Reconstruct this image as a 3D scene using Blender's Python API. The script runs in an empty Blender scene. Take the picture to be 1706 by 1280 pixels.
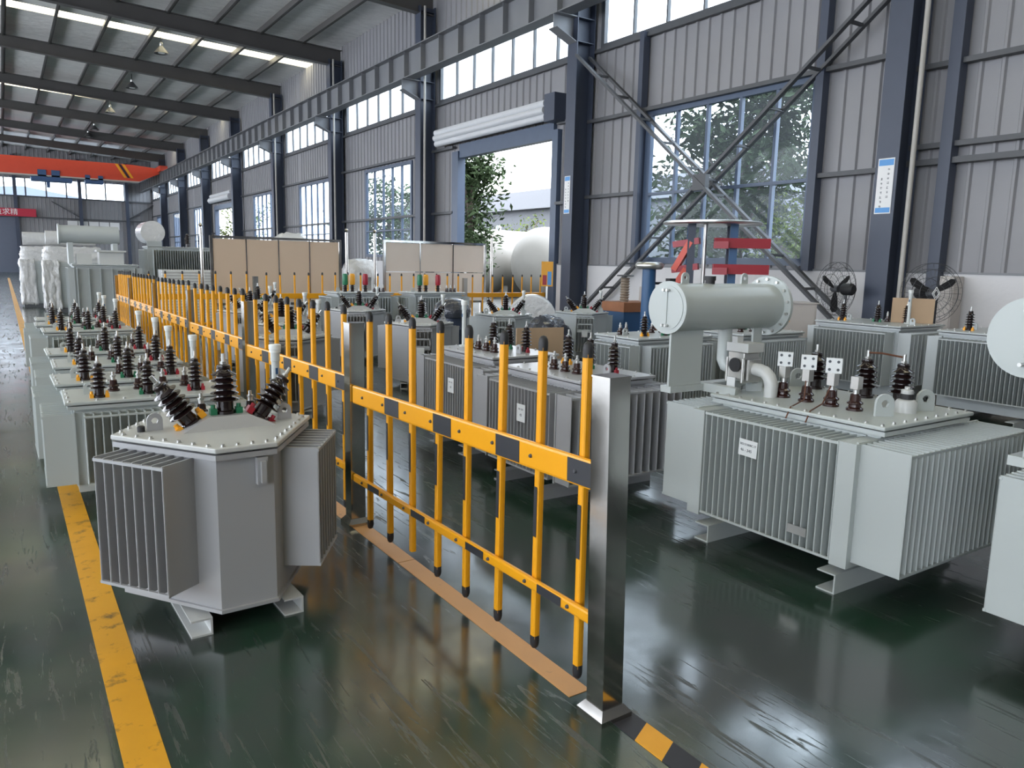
import bpy, bmesh, math, random
from mathutils import Vector, Matrix, Euler
random.seed(7)
scene = bpy.context.scene
C = scene.collection
PI = math.pi
R = math.radians

# ------------------------------------------------------------------ camera
cam_d = bpy.data.cameras.new('camera')
cam_d.sensor_width = 36.0
cam_d.lens = 36.0 * 1268.0 / 1706.0
cam_d.clip_start = 0.05
cam_d.clip_end = 400
cam = bpy.data.objects.new('camera', cam_d)
C.objects.link(cam)
cx_ = Vector((0.83385197, -0.55157212, 0.02142608))
cy_ = Vector((0.06895013, 0.14259209, 0.98737702))
cz_ = Vector((-0.54766483, -0.82184895, 0.15693166))
cam.matrix_world = Matrix(((cx_.x, cy_.x, cz_.x, 0.0), (cx_.y, cy_.y, cz_.y, 0.0), (cx_.z, cy_.z, cz_.z, 1.55), (0, 0, 0, 1)))
scene.camera = cam

# ------------------------------------------------------------------ sky, light, exposure
world = bpy.data.worlds.new('overcast_sky')
scene.world = world
world.use_nodes = True
wn = world.node_tree.nodes
wn['Background'].inputs[0].default_value = (0.85, 0.91, 1.0, 1)
wn['Background'].inputs[1].default_value = 1.0
scene.view_settings.view_transform = 'Standard'
scene.view_settings.look = 'None'
scene.view_settings.gamma = 1.0
scene.view_settings.use_curve_mapping = False
scene.view_settings.exposure = 2.95
try:
    scene.cycles.max_bounces = 6
    scene.cycles.diffuse_bounces = 4
    scene.cycles.glossy_bounces = 3
    scene.cycles.transparent_max_bounces = 10
    scene.cycles.caustics_reflective = False
    scene.cycles.caustics_refractive = False
    scene.cycles.sample_clamp_indirect = 6.0
    scene.cycles.use_denoising = True
except Exception:
    pass

def portal(name, loc, size, rot):
    """daylight entering through an opening of the hall: a light portal for the sky"""
    d = bpy.data.lights.new(name, 'AREA')
    d.shape = 'RECTANGLE'
    d.size, d.size_y = size
    d.cycles.is_portal = True
    o = bpy.data.objects.new(name, d)
    o.location = loc
    o.rotation_euler = rot
    C.objects.link(o)
    return o

XW = 11.0            # inner face of the window wall
XL = -12.0           # opposite wall
Y0, Y1 = -15.6, 72.0 # end walls
COLS = [6.3 + 7.3 * k for k in range(-3, 9)]
RIDGE = -0.5
def roof_z(x):
    return 9.30 + (XW - abs(x - RIDGE) - RIDGE) * 0.042 if x > RIDGE else 9.30 + (XW - RIDGE) * 0.042 - (RIDGE - x) * 0.042
# portals at the openings (windows, gate, roof lights both seen and added, the far side of the hall)
portal('gate_daylight', (11.25, 17.05, 2.2), (4.4, 4.4), (0, R(90), 0))
portal('window_daylight', (11.25, 9.8, 3.1), (2.85, 3.8), (0, R(90), 0))
portal('clerestory_daylight', (11.25, 28.0, 6.9), (1.5, 86.0), (0, R(90), 0))
portal('opposite_daylight', (XL - 0.2, 28.0, 4.6), (6.6, 86.0), (0, R(-90), 0))
def has_roof_light(a, b):
    m_ = (a + b) / 2
    return m_ < 20 or 28 < m_ < 36 or 42 < m_ < 51 or 57 < m_ < 65  # every near bay gets one: unseen strips added to brighten from above
EDGES = [Y0] + COLS[1:] + [Y1]
for a_, b_ in zip(EDGES[:-1], EDGES[1:]):
    if has_roof_light(a_, b_):
        portal('roof_light_daylight', (RIDGE, (a_ + b_) / 2, 10.05), (23.0, 0.95), (0, 0, 0))

# ------------------------------------------------------------------ materials
def new_mat(name):
    m = bpy.data.materials.new(name)
    m.use_nodes = True
    return m, m.node_tree.nodes, m.node_tree.links, m.node_tree.nodes['Principled BSDF']

def mat(name, col, rough=0.5, metal=0.0, vary=0.0, vscale=6.0, bump=0.0, bscale=60.0, coat=0.0, spec=0.5, rvary=0.0, dirt=None, dscale=3.0, dpos=0.6):
    m, n, l, b = new_mat(name)
    b.inputs['Base Color'].default_value = (*col, 1)
    b.inputs['Roughness'].default_value = rough
    b.inputs['Metallic'].default_value = metal
    b.inputs['Specular IOR Level'].default_value = spec
    b.inputs['Coat Weight'].default_value = coat
    b.inputs['Coat Roughness'].default_value = 0.08
    tc = n.new('ShaderNodeTexCoord')
    if vary > 0 or rvary > 0:
        t = n.new('ShaderNodeTexNoise'); t.inputs['Scale'].default_value = vscale; t.inputs['Detail'].default_value = 6
        l.new(tc.outputs['Object'], t.inputs['Vector'])
        if vary > 0:
            r = n.new('ShaderNodeMix'); r.data_type = 'RGBA'
            r.inputs['A'].default_value = (*[c * (1 - vary) for c in col], 1)
            r.inputs['B'].default_value = (*[min(1, c * (1 + vary)) for c in col], 1)
            l.new(t.outputs['Fac'], r.inputs['Factor'])
            out = r.outputs['Result']
            if dirt:
                t3 = n.new('ShaderNodeTexNoise'); t3.inputs['Scale'].default_value = dscale; t3.inputs['Detail'].default_value = 9; t3.inputs['Roughness'].default_value = 0.7
                l.new(tc.outputs['Object'], t3.inputs['Vector'])
                cr = n.new('ShaderNodeValToRGB'); cr.color_ramp.elements[0].position = dpos; cr.color_ramp.elements[1].position = dpos + 0.12
                l.new(t3.outputs['Fac'], cr.inputs[0])
                r2 = n.new('ShaderNodeMix'); r2.data_type = 'RGBA'
                l.new(cr.outputs[0], r2.inputs['Factor']); l.new(out, r2.inputs['A']); r2.inputs['B'].default_value = (*dirt, 1)
                out = r2.outputs['Result']
            l.new(out, b.inputs['Base Color'])
        if rvary > 0:
            mr = n.new('ShaderNodeMapRange')
            mr.inputs['From Min'].default_value = 0.3; mr.inputs['From Max'].default_value = 0.7
            mr.inputs['To Min'].default_value = max(0.02, rough - rvary); mr.inputs['To Max'].default_value = rough + rvary
            l.new(t.outputs['Fac'], mr.inputs['Value']); l.new(mr.outputs[0], b.inputs['Roughness'])
    if bump > 0:
        t2 = n.new('ShaderNodeTexNoise'); t2.inputs['Scale'].default_value = bscale; t2.inputs['Detail'].default_value = 4
        l.new(tc.outputs['Object'], t2.inputs['Vector'])
        bp = n.new('ShaderNodeBump'); bp.inputs['Strength'].default_value = bump; bp.inputs['Distance'].default_value = 0.02
        l.new(t2.outputs['Fac'], bp.inputs['Height']); l.new(bp.outputs[0], b.inputs['Normal'])
    return m

M = {}
M['paint'] = mat('grey_paint', (0.42, 0.45, 0.455), 0.34, 0, 0.025, 1.2)
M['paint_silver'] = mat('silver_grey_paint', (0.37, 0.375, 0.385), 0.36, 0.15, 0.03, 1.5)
M['paint_green'] = mat('pale_green_grey_paint', (0.44, 0.475, 0.465), 0.32, 0, 0.025, 1.2)
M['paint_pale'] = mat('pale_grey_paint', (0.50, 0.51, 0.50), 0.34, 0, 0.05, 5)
M['porcelain'] = mat('dark_porcelain', (0.013, 0.007, 0.007), 0.14, 0, 0.15, 8, coat=0.15)
M['porcelain_brown'] = mat('brown_porcelain', (0.028, 0.010, 0.008), 0.14, 0, 0.15, 8, coat=0.15)
M['steel'] = mat('zinc_steel', (0.62, 0.62, 0.60), 0.30, 0.9, 0.08, 20)
M['stainless'] = mat('polished_stainless', (0.47, 0.455, 0.43), 0.13, 1.0, 0.05, 3, rvary=0.05, bump=0.03, bscale=3)
M['yellow'] = mat('yellow_powder_coat', (0.80, 0.35, 0.010), 0.32, 0, 0.05, 5)
M['amber'] = mat('yellow_plastic', (0.85, 0.38, 0.02), 0.4, 0, 0.05)
M['green_pl'] = mat('green_plastic', (0.015, 0.16, 0.075), 0.4, 0, 0.05)
M['red_pl'] = mat('red_plastic', (0.33, 0.015, 0.03), 0.4, 0, 0.05)
M['rubber'] = mat('black_rubber', (0.018, 0.018, 0.020), 0.55, 0, 0.1)
M['sticker'] = mat('black_reflective_sticker', (0.03, 0.031, 0.036), 0.45, 0, 0.1, 30)
M['white_pl'] = mat('white_plastic', (0.72, 0.74, 0.72), 0.4, 0, 0.04)
M['tube'] = mat('pale_gauge_tube', (0.55, 0.58, 0.57), 0.3, 0, 0.04)
M['navy'] = mat('dark_navy_steel', (0.050, 0.062, 0.095), 0.45, 0, 0.15, 2)
M['darksteel'] = mat('dark_painted_steel', (0.075, 0.078, 0.085), 0.5, 0, 0.15, 2)
M['rafter_paint'] = mat('brown_grey_steel', (0.085, 0.080, 0.078), 0.5, 0, 0.15, 2)
M['grey_steel'] = mat('grey_painted_steel', (0.20, 0.205, 0.22), 0.5, 0, 0.12, 2)
M['bluesteel'] = mat('blue_painted_steel', (0.022, 0.085, 0.20), 0.4, 0, 0.12, 4)
M['frameblue'] = mat('slate_blue_frame', (0.07, 0.10, 0.16), 0.4, 0, 0.1, 4)
M['clad'] = mat('ribbed_cladding', (0.265, 0.262, 0.275), 0.5, 0, 0.10, 0.8)
M['dado'] = mat('white_rendered_brick', (0.66, 0.65, 0.66), 0.7, 0, 0.05, 2, bump=0.15, bscale=14)
M['foil'] = mat('roof_insulation_foil', (0.80, 0.79, 0.77), 0.38, 0.12, 0.20, 3.0, bump=1.0, bscale=7)
M['red'] = mat('red_crane_paint', (0.62, 0.075, 0.04), 0.4, 0, 0.06, 3)
M['redclamp'] = mat('crimson_paint', (0.36, 0.035, 0.05), 0.4, 0, 0.08, 6)
M['crane_blue'] = mat('hoist_blue_paint', (0.05, 0.10, 0.22), 0.45, 0, 0.1)
M['banner'] = mat('red_banner_cloth', (0.50, 0.03, 0.06), 0.7, 0, 0.06)
M['white'] = mat('white_print', (0.80, 0.80, 0.80), 0.6, 0, 0.02)
M['bluep'] = mat('blue_print', (0.10, 0.32, 0.68), 0.5, 0, 0.05)
M['ink'] = mat('dark_ink', (0.06, 0.07, 0.08), 0.6, 0, 0.05)
M['paper'] = mat('paper', (0.68, 0.70, 0.70), 0.7, 0, 0.04)
M['board'] = mat('beige_board', (0.60, 0.46, 0.34), 0.6, 0, 0.05, 2)
M['board_pale'] = mat('pale_board', (0.66, 0.58, 0.51), 0.6, 0, 0.05, 2)
M['card'] = mat('brown_cardboard', (0.44, 0.31, 0.20), 0.8, 0, 0.10, 4)
M['wood'] = mat('orange_brown_wood', (0.30, 0.115, 0.045), 0.5, 0, 0.2, 8)
M['cream'] = mat('cream_enamel', (0.50, 0.46, 0.43), 0.45, 0, 0.04)
M['plastic'] = mat('milky_plastic_wrap', (0.60, 0.60, 0.60), 0.22, 0, 0.10, 9, bump=0.9, bscale=14, coat=0.5)
M['darkwrap'] = mat('dark_plastic_wrap', (0.035, 0.04, 0.055), 0.22, 0, 0.2, 9, bump=0.9, bscale=18, coat=0.5)
M['barrel'] = mat('navy_plastic', (0.02, 0.035, 0.075), 0.35, 0, 0.15, 5)
M['insul'] = mat('ribbed_grey_brown_insulator', (0.25, 0.20, 0.15), 0.4, 0, 0.1)
M['copper'] = mat('old_copper_wire', (0.16, 0.07, 0.045), 0.4, 0.6, 0.1)
M['tarmac'] = mat('yard_concrete', (0.060, 0.062, 0.055), 0.8, 0, 0.15, 0.6)
M['outwall'] = mat('grey_plant_wall', (0.115, 0.12, 0.13), 0.7, 0, 0.04)
M['fascia'] = mat('pale_fascia', (0.19, 0.195, 0.21), 0.7, 0, 0.03)
M['outroof'] = mat('slate_blue_roof', (0.10, 0.115, 0.16), 0.6, 0, 0.08)
M['white_tank'] = mat('cream_tank_paint', (0.235, 0.225, 0.20), 0.5, 0, 0.05)
M['leaf'] = mat('broad_leaf', (0.052, 0.080, 0.036), 0.75, 0, 0.5, 1.2, spec=0.15)
M['leaf2'] = mat('yellow_green_leaf', (0.10, 0.135, 0.028), 0.75, 0, 0.4, 1.5, spec=0.15)
M['bark'] = mat('grey_bark', (0.10, 0.08, 0.06), 0.8, 0, 0.2, 8)
M['bluegrey_door'] = mat('blue_grey_door', (0.12, 0.14, 0.19), 0.5, 0, 0.06)
M['lampshade'] = mat('dark_lamp_shade', (0.10, 0.10, 0.10), 0.4, 0.3, 0.05)
M['near_black'] = mat('near_black_matte', (0.012, 0.012, 0.014), 0.6)  # even near-black for the solid relay window disc
M['hazard_black'] = mat('hazard_tape_black', (0.022, 0.022, 0.030), 0.45, 0, 0.2, 14)
M['hazard_yellow'] = mat('hazard_tape_yellow', (0.78, 0.36, 0.02), 0.45, 0, 0.08, 14)
M['pvc'] = mat('cream_conduit', (0.42, 0.40, 0.37), 0.5, 0, 0.05)
M['shutter'] = mat('shutter_slat_white', (0.62, 0.63, 0.66), 0.45, 0, 0.05)
M['line_yellow'] = mat('worn_yellow_floor_paint', (0.66, 0.32, 0.012), 0.38, 0, 0.12, 5, dirt=(0.15, 0.085, 0.02), dscale=9, dpos=0.55)
M['line_orange'] = mat('faded_orange_floor_tape', (0.56, 0.29, 0.11), 0.42, 0, 0.10, 5, dirt=(0.16, 0.13, 0.08), dscale=5, dpos=0.60)

def glass_mat(name, tint, gloss=0.10, haze=0.0):
    m, n, l, b = new_mat(name)
    out = n['Material Output']
    tr = n.new('ShaderNodeBsdfTransparent'); tr.inputs[0].default_value = (*tint, 1)
    gl = n.new('ShaderNodeBsdfGlossy'); gl.inputs['Roughness'].default_value = 0.03
    mx = n.new('ShaderNodeMixShader'); mx.inputs[0].default_value = gloss
    l.new(tr.outputs[0], mx.inputs[1]); l.new(gl.outputs[0], mx.inputs[2])
    last = mx
    if haze > 0:
        tl = n.new('ShaderNodeBsdfTranslucent'); tl.inputs[0].default_value = (0.85, 0.9, 0.95, 1)
        m2 = n.new('ShaderNodeMixShader'); m2.inputs[0].default_value = haze
        l.new(mx.outputs[0], m2.inputs[1]); l.new(tl.outputs[0], m2.inputs[2]); last = m2
    n.remove(b)
    l.new(last.outputs[0], out.inputs[0])
    return m
M['glass'] = glass_mat('dusty_window_glass', (0.90, 0.95, 0.98), 0.008, 0.02)
M['skylight'] = glass_mat('warm_translucent_roof_sheet', (0.90, 0.82, 0.62), 0.03, 0.12)

def foil_tune():
    m = M['foil']; n = m.node_tree.nodes; l = m.node_tree.links
    for nd in list(n):
        if nd.type == 'TEX_NOISE':
            mp = n.new('ShaderNodeMapping'); mp.inputs['Scale'].default_value = (0.35, 1.6, 1)
            src = nd.inputs['Vector'].links[0].from_socket
            l.new(src, mp.inputs[0]); l.new(mp.outputs[0], nd.inputs['Vector'])
foil_tune()
for nd_ in M['foil'].node_tree.nodes:
    if nd_.type == 'BUMP': nd_.inputs['Distance'].default_value = 0.06

def floor_mat():
    m, n, l, b = new_mat('worn_green_epoxy_floor')
    tc = n.new('ShaderNodeTexCoord')
    def noise(scale, detail=6, rough=0.6, stretch=None, rotz=0.0, dist=0.0):
        t = n.new('ShaderNodeTexNoise'); t.inputs['Scale'].default_value = scale; t.inputs['Detail'].default_value = detail
        t.inputs['Roughness'].default_value = rough; t.inputs['Distortion'].default_value = dist
        if stretch:
            mp = n.new('ShaderNodeMapping'); mp.inputs['Scale'].default_value = stretch; mp.inputs['Rotation'].default_value = (0, 0, rotz)
            l.new(tc.outputs['Object'], mp.inputs[0]); l.new(mp.outputs[0], t.inputs['Vector'])
        else:
            l.new(tc.outputs['Object'], t.inputs['Vector'])
        return t.outputs['Fac']
    def ramp(sock, a, c):
        r = n.new('ShaderNodeMapRange'); r.inputs['From Min'].default_value = a; r.inputs['From Max'].default_value = c
        l.new(sock, r.inputs['Value']); return r.outputs[0]
    def mix(fac, a, c):
        x = n.new('ShaderNodeMix'); x.data_type = 'RGBA'
        l.new(fac, x.inputs['Factor'])
        for key, v in (('A', a), ('B', c)):
            if isinstance(v, tuple): x.inputs[key].default_value = (*v, 1)
            else: l.new(v, x.inputs[key])
        return x.outputs['Result']
    def mul(a, k):
        x = n.new('ShaderNodeMath'); x.operation = 'MULTIPLY'; l.new(a, x.inputs[0])
        if isinstance(k, float): x.inputs[1].default_value = k
        else: l.new(k, x.inputs[1])
        return x.outputs[0]
    patch = ramp(noise(0.9, 5), 0.42, 0.60)
    col = mix(patch, (0.014, 0.040, 0.024), (0.032, 0.037, 0.036))
    fine = ramp(noise(3.2, 8, 0.7), 0.50, 0.70)
    col = mix(mul(fine, 0.5), col, (0.040, 0.046, 0.045))
    s1 = ramp(noise(2.2, 7, 0.65, (9.0, 0.8, 1), R(38), 0.9), 0.585, 0.65)
    s2 = ramp(noise(2.6, 7, 0.65, (11.0, 0.7, 1), R(-22), 0.9), 0.585, 0.65)
    ad = n.new('ShaderNodeMath'); ad.operation = 'MAXIMUM'; l.new(s1, ad.inputs[0]); l.new(s2, ad.inputs[1])
    gate = ramp(noise(0.55, 4), 0.42, 0.54)
    scr = mul(ad.outputs[0], gate)
    col = mix(mul(scr, 0.6), col, (0.012, 0.013, 0.014))
    dust = ramp(noise(1.6, 9, 0.75, (1, 1, 1)), 0.60, 0.80)
    col = mix(mul(dust, 0.15), col, (0.10, 0.10, 0.095))
    l.new(col, b.inputs['Base Color'])
    rr = n.new('ShaderNodeMapRange'); rr.inputs['To Min'].default_value = 0.11; rr.inputs['To Max'].default_value = 0.24
    rr.inputs['From Min'].default_value = 0.3; rr.inputs['From Max'].default_value = 0.7
    l.new(noise(2.5, 6), rr.inputs['Value'])
    ra = n.new('ShaderNodeMath'); ra.operation = 'ADD'; l.new(rr.outputs[0], ra.inputs[0]); l.new(mul(scr, 0.35), ra.inputs[1])
    l.new(ra.outputs[0], b.inputs['Roughness'])
    b.inputs['Specular IOR Level'].default_value = 0.5; b.inputs['IOR'].default_value = 2.1
    bp = n.new('ShaderNodeBump'); bp.inputs['Strength'].default_value = 0.05; bp.inputs['Distance'].default_value = 0.006
    l.new(noise(6, 5), bp.inputs['Height']); l.new(bp.outputs[0], b.inputs['Normal'])
    return m
M['floor'] = floor_mat()

# ------------------------------------------------------------------ mesh helpers
class MB:
    def __init__(s): s.v = []; s.f = []; s.sm = []
    def add(s, vs, fs, smooth=False):
        o = len(s.v); s.v += [tuple(p) for p in vs]
        for f in fs: s.f.append([i + o for i in f]); s.sm.append(smooth)
        return s
    def box(s, x0, x1, y0, y1, z0, z1):
        return s.add([(x0,y0,z0),(x1,y0,z0),(x1,y1,z0),(x0,y1,z0),(x0,y0,z1),(x1,y0,z1),(x1,y1,z1),(x0,y1,z1)],
                     [(0,3,2,1),(4,5,6,7),(0,1,5,4),(1,2,6,5),(2,3,7,6),(3,0,4,7)])
    def bar(s, a, b, w, h, up=(0,0,1)):
        a, b = Vector(a), Vector(b); d = (b - a).normalized(); u = Vector(up)
        if abs(d.dot(u)) > 0.98: u = Vector((0,1,0))
        r = d.cross(u).normalized(); u = r.cross(d).normalized()
        vs = []
        for p in (a, b):
            for i, j in ((-1,-1),(1,-1),(1,1),(-1,1)): vs.append(p + r * (w/2*i) + u * (h/2*j))
        return s.add(vs, [(3,2,1,0),(4,5,6,7),(0,1,5,4),(1,2,6,5),(2,3,7,6),(3,0,4,7)])
    def prism(s, poly, z0, z1):
        n = len(poly)
        vs = [(x,y,z0) for x,y in poly] + [(x,y,z1) for x,y in poly]
        fs = [tuple(reversed(range(n))), tuple(range(n, 2*n))] + [(i,(i+1)%n,(i+1)%n+n,i+n) for i in range(n)]
        return s.add(vs, fs)
    def lathe(s, prof, n=20, M4=None, smooth=True):
        vs = []; fs = []
        for r, z in prof:
            for i in range(n):
                a = 2*PI*i/n; vs.append(Vector((r*math.cos(a), r*math.sin(a), z)))
        k = len(prof)
        for j in range(k-1):
            for i in range(n): fs.append((j*n+i, j*n+(i+1)%n, (j+1)*n+(i+1)%n, (j+1)*n+i))
        fs.append(tuple(reversed(range(n)))); fs.append(tuple(range((k-1)*n, k*n)))
        if M4 is not None: vs = [M4 @ v for v in vs]
        return s.add(vs, fs, smooth)
    def cyl(s, a, b, r, n=14, r2=None, smooth=True):
        a, b = Vector(a), Vector(b); d = b - a
        q = d.to_track_quat('Z', 'Y').to_matrix().to_4x4()
        return s.lathe([(r,0),(r if r2 is None else r2, d.length)], n, Matrix.Translation(a) @ q, smooth)
    def tube(s, pts, r, n=10):
        pts = [Vector(p) for p in pts]; vs = []; fs = []; ref = None
        for i, p in enumerate(pts):
            d = (pts[min(i+1,len(pts)-1)] - pts[max(i-1,0)]).normalized()
            if ref is None: ref = d.orthogonal().normalized()
            ref = (ref - d * ref.dot(d)).normalized(); bi = d.cross(ref)
            for k in range(n):
                a = 2*PI*k/n; vs.append(p + (ref*math.cos(a) + bi*math.sin(a))*r)
        for j in range(len(pts)-1):
            for k in range(n): fs.append((j*n+k, j*n+(k+1)%n, (j+1)*n+(k+1)%n, (j+1)*n+k))
        fs.append(tuple(reversed(range(n)))); fs.append(tuple(range((len(pts)-1)*n, len(pts)*n)))
        return s.add(vs, fs, True)
    def torus(s, c, R_, r, n=32, m=8, M4=None):
        vs = []; fs = []
        for i in range(n):
            a = 2*PI*i/n
            for j in range(m):
                b = 2*PI*j/m; vs.append(Vector(((R_+r*math.cos(b))*math.cos(a), (R_+r*math.cos(b))*math.sin(a), r*math.sin(b))))
        for i in range(n):
            for j in range(m): fs.append((i*m+j, ((i+1)%n)*m+j, ((i+1)%n)*m+(j+1)%m, i*m+(j+1)%m))
        if M4 is None: M4 = Matrix.Translation(Vector(c))
        return s.add([M4 @ v for v in vs], fs, True)
    def mesh(s, name, m):
        me = bpy.data.meshes.new(name)
        me.from_pydata(s.v, [], s.f)
        me.polygons.foreach_set('use_smooth', s.sm)
        me.materials.append(M[m] if isinstance(m, str) else m)
        me.update()
        if any(s.sm): me.set_sharp_from_angle(angle=R(38))
        return me
    def build(s, name, m, parent=None, loc=None, rot=None, bevel=0.0):
        o = link(name, s.mesh(name, m), parent, loc, rot)
        if bevel > 0:
            md = o.modifiers.new('soft_edge', 'BEVEL'); md.width = bevel; md.segments = 2; md.limit_method = 'ANGLE'; md.angle_limit = R(50)
        return o

def link(name, data, parent=None, loc=None, rot=None):
    o = bpy.data.objects.new(name, data); C.objects.link(o)
    if parent is not None: o.parent = parent
    if loc is not None: o.location = loc
    if rot is not None: o.rotation_euler = rot
    return o
def tag(o, label=None, cat=None, group=None, kind=None):
    if label: o['label'] = label
    if cat: o['category'] = cat
    if group: o['group'] = group
    if kind: o['kind'] = kind
    return o
def thing(name, label, cat, loc=(0,0,0), rz=0.0, group=None):
    return tag(link(name, None, None, loc, (0,0,rz)), label, cat, group)
def struct(name):
    o = link(name, None); o['kind'] = 'structure'; return o
KIDS = {}
def copy_tree(o, parent=None):
    c = o.copy(); C.objects.link(c); c.parent = parent
    for ch in list(o.children): copy_tree(ch, c)
    return c
_shared = {}
def shared(key, maker):
    if key not in _shared: _shared[key] = maker()
    return _shared[key]
def arc(c, r, a0, a1, n, z=0.0): return [(c[0]+r*math.cos(a0+(a1-a0)*i/n), c[1]+r*math.sin(a0+(a1-a0)*i/n)) for i in range(n+1)]

# ================================================================== STRUCTURE
# ---- floor
fl = MB().box(XL, XW + 0.15, Y0, Y1, -0.25, 0.0).build('floor', 'floor'); fl['kind'] = 'structure'
gr = MB().box(XW + 0.15, 90, -60, 160, -0.3, -0.03).build('ground_outside', 'tarmac'); gr['kind'] = 'structure'
ln = MB().box(0.205, 0.325, -4.0, 56.0, 0.0, 0.0025).build('floor_line', 'line_yellow'); ln['kind'] = 'structure'
ln = MB()
for i in range(9):
    a = 1.99 + i*1.45
    ln.box(1.605, 1.70, a, a + 1.443, 0.0, 0.0025)
ln = ln.build('floor_line', 'line_orange'); ln['kind'] = 'structure'
hz = struct('floor_line_hazard_tape')
for i in range(14):
    a = 1.80 - i*0.125
    s_ = 0.05
    MB().add([(1.635,a,0.0),(1.735,a+s_,0.0),(1.735,a-0.125+s_,0.0),(1.635,a-0.125,0.0),(1.635,a,0.003),(1.735,a+s_,0.003),(1.735,a-0.125+s_,0.003),(1.635,a-0.125,0.003)],
             [(3,2,1,0),(4,5,6,7)[::-1],(0,1,5,4),(1,2,6,5),(2,3,7,6),(3,0,4,7)]).build('tape_block', 'hazard_black' if i % 2 == 0 else 'hazard_yellow', hz)

# ---- ribbed sheet on a wall plane
def sheet(mb, fix, a0, a1, z0, z1, axis='y', sign=-1, pitch=0.285, rib=0.035):
    """ribbed steel sheet: profile runs along axis, ribs stand off by rib towards sign"""
    pts = [(a0, 0.0)]
    k = math.ceil(a0 / pitch)
    while k * pitch + 0.075 < a1:
        c = k * pitch
        if c - 0.0 > a0 + 0.005:
            pts += [(c, 0.0), (c + 0.02, rib), (c + 0.055, rib), (c + 0.075, 0.0)]
        k += 1
    pts.append((a1, 0.0))
    vs = []; fs = []
    for z in (z0, z1):
        for p, d in pts:
            vs.append((fix + sign*d, p, z) if axis == 'y' else (p, fix + sign*d, z))
    n = len(pts)
    for i in range(n-1): fs.append((i, i+1, n+i+1, n+i))
    mb.add(vs, fs)

wr = struct('wall_right')
MB().box(XW - 0.06, XW + 0.18, Y0, 14.84, 0, 1.53).build('dado', 'dado', wr)
MB().box(XW - 0.06, XW + 0.18, 19.28, 44.6, 0, 1.53).build('dado', 'dado', wr)
MB().box(XW - 0.06, XW + 0.18, 48.8, Y1, 0, 1.53).build('dado', 'dado', wr)
MB().box(XW - 0.075, XW + 0.05, Y0, 14.84, 1.53, 1.56).build('dado_cap', 'grey_steel', wr)
CLZ0, CLZ1 = 6.15, 7.85
win_n = [0]
def window(parent_y0, y1, z0, z1, ncol, rails, kind='frameblue', fw=0.06):
    """glazed window in the right wall; each pane its own piece"""
    win_n[0] += 1
    w = link('window_%d' % win_n[0], None); w['kind'] = 'structure'
    y0 = parent_y0
    fr = MB()
    X0, X1 = XW - 0.05, XW + 0.05
    fr.box(X0, X1, y0 - fw, y0 + fw, z0 - fw, z1 + fw); fr.box(X0, X1, y1 - fw, y1 + fw, z0 - fw, z1 + fw)
    fr.box(X0, X1, y0 + fw, y1 - fw, z0 - fw, z0 + fw*0.6); fr.box(X0, X1, y0 + fw, y1 - fw, z1 - fw*0.6, z1 + fw)
    fr.build('window_frame', kind, w)
    dy = (y1 - y0) / ncol
    mw = fw * 0.75
    mm = shared(('mull', round(z1-z0, 3), mw, kind), lambda: MB().box(-0.04, 0.04, -mw/2, mw/2, 0, z1 - z0).mesh('mullion', kind))
    for i in range(1, ncol): link('mullion', mm, w, (XW, y0 + i*dy, z0))
    zs = [z0] + rails + [z1]
    for r_ in rails: MB().box(XW - 0.045, XW + 0.035, y0, y1, r_ - mw/2, r_ + mw/2).build('glazing_bar', kind, w)
    for a, b in zip(zs[:-1], zs[1:]):
        pm = shared(('pane', round(b-a, 3), round(dy, 3)), lambda: MB().box(-0.003, 0.003, 0.0, dy, 0.0, b - a).mesh('pane', 'glass'))
        for i in range(ncol): link('pane', pm, w, (XW, y0 + i*dy, a))
    return w

def cladding(y0, y1, z0, z1, holes=()):
    """fill y0..y1 z0..z1 with ribbed sheet except the rectangular holes"""
    ys = sorted({y0, y1, *[h[0] for h in holes], *[h[1] for h in holes]})
    mb = MB()
    for a, b in zip(ys[:-1], ys[1:]):
        hs = sorted([h for h in holes if h[0] <= a + 1e-6 and h[1] >= b - 1e-6], key=lambda h: h[2])
        z = z0
        for h in hs:
            if h[2] > z + 1e-3: sheet(mb, XW, a, b, z, h[2])
            z = max(z, h[3])
        if z < z1 - 1e-3: sheet(mb, XW, a, b, z, z1)
    mb.build('cladding_sheet', 'clad', wr)

def column_mesh():
    mb = MB()
    mb.box(-0.10, -0.08, -0.165, 0.165, 0, 8.75)      # inner flange
    mb.box(-0.08, 0.36, -0.008, 0.008, 0, 8.75)       # web
    mb.box(0.36, 0.38, -0.165, 0.165, 0, 8.75)        # outer flange
    for z in (0.02, 6.2, 6.68, 7.45, 8.6): mb.box(-0.08, 0.36, -0.16, 0.16, z, z + 0.014)
    mb.box(-0.14, 0.42, -0.2, 0.2, 0, 0.02)
    return mb.mesh('column', 'navy')
CX = 10.52
bays = list(zip(COLS, COLS[1:] + [Y1]))
for yc in COLS:
    link('column', shared('column', column_mesh), wr, (CX, yc, 0))
    # corbel that carries the crane beam
    mb = MB()
    mb.add([(CX-0.10,yc-0.012,6.20),(CX-0.10,yc-0.012,6.68),(CX-0.62,yc-0.012,6.68),(CX-0.62,yc-0.012,6.42),
            (CX-0.10,yc+0.012,6.20),(CX-0.10,yc+0.012,6.68),(CX-0.62,yc+0.012,6.68),(CX-0.62,yc+0.012,6.42)],
           [(0,1,2,3),(7,6,5,4),(0,4,5,1),(1,5,6,2),(2,6,7,3),(3,7,4,0)])
    mb.box(CX-0.64, CX-0.10, yc-0.15, yc+0.15, 6.68, 6.70)
    mb.bar((CX-0.63, yc, 6.41), (CX-0.10, yc, 6.19), 0.30, 0.016)
    mb.build('corbel', 'grey_steel', wr)
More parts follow.
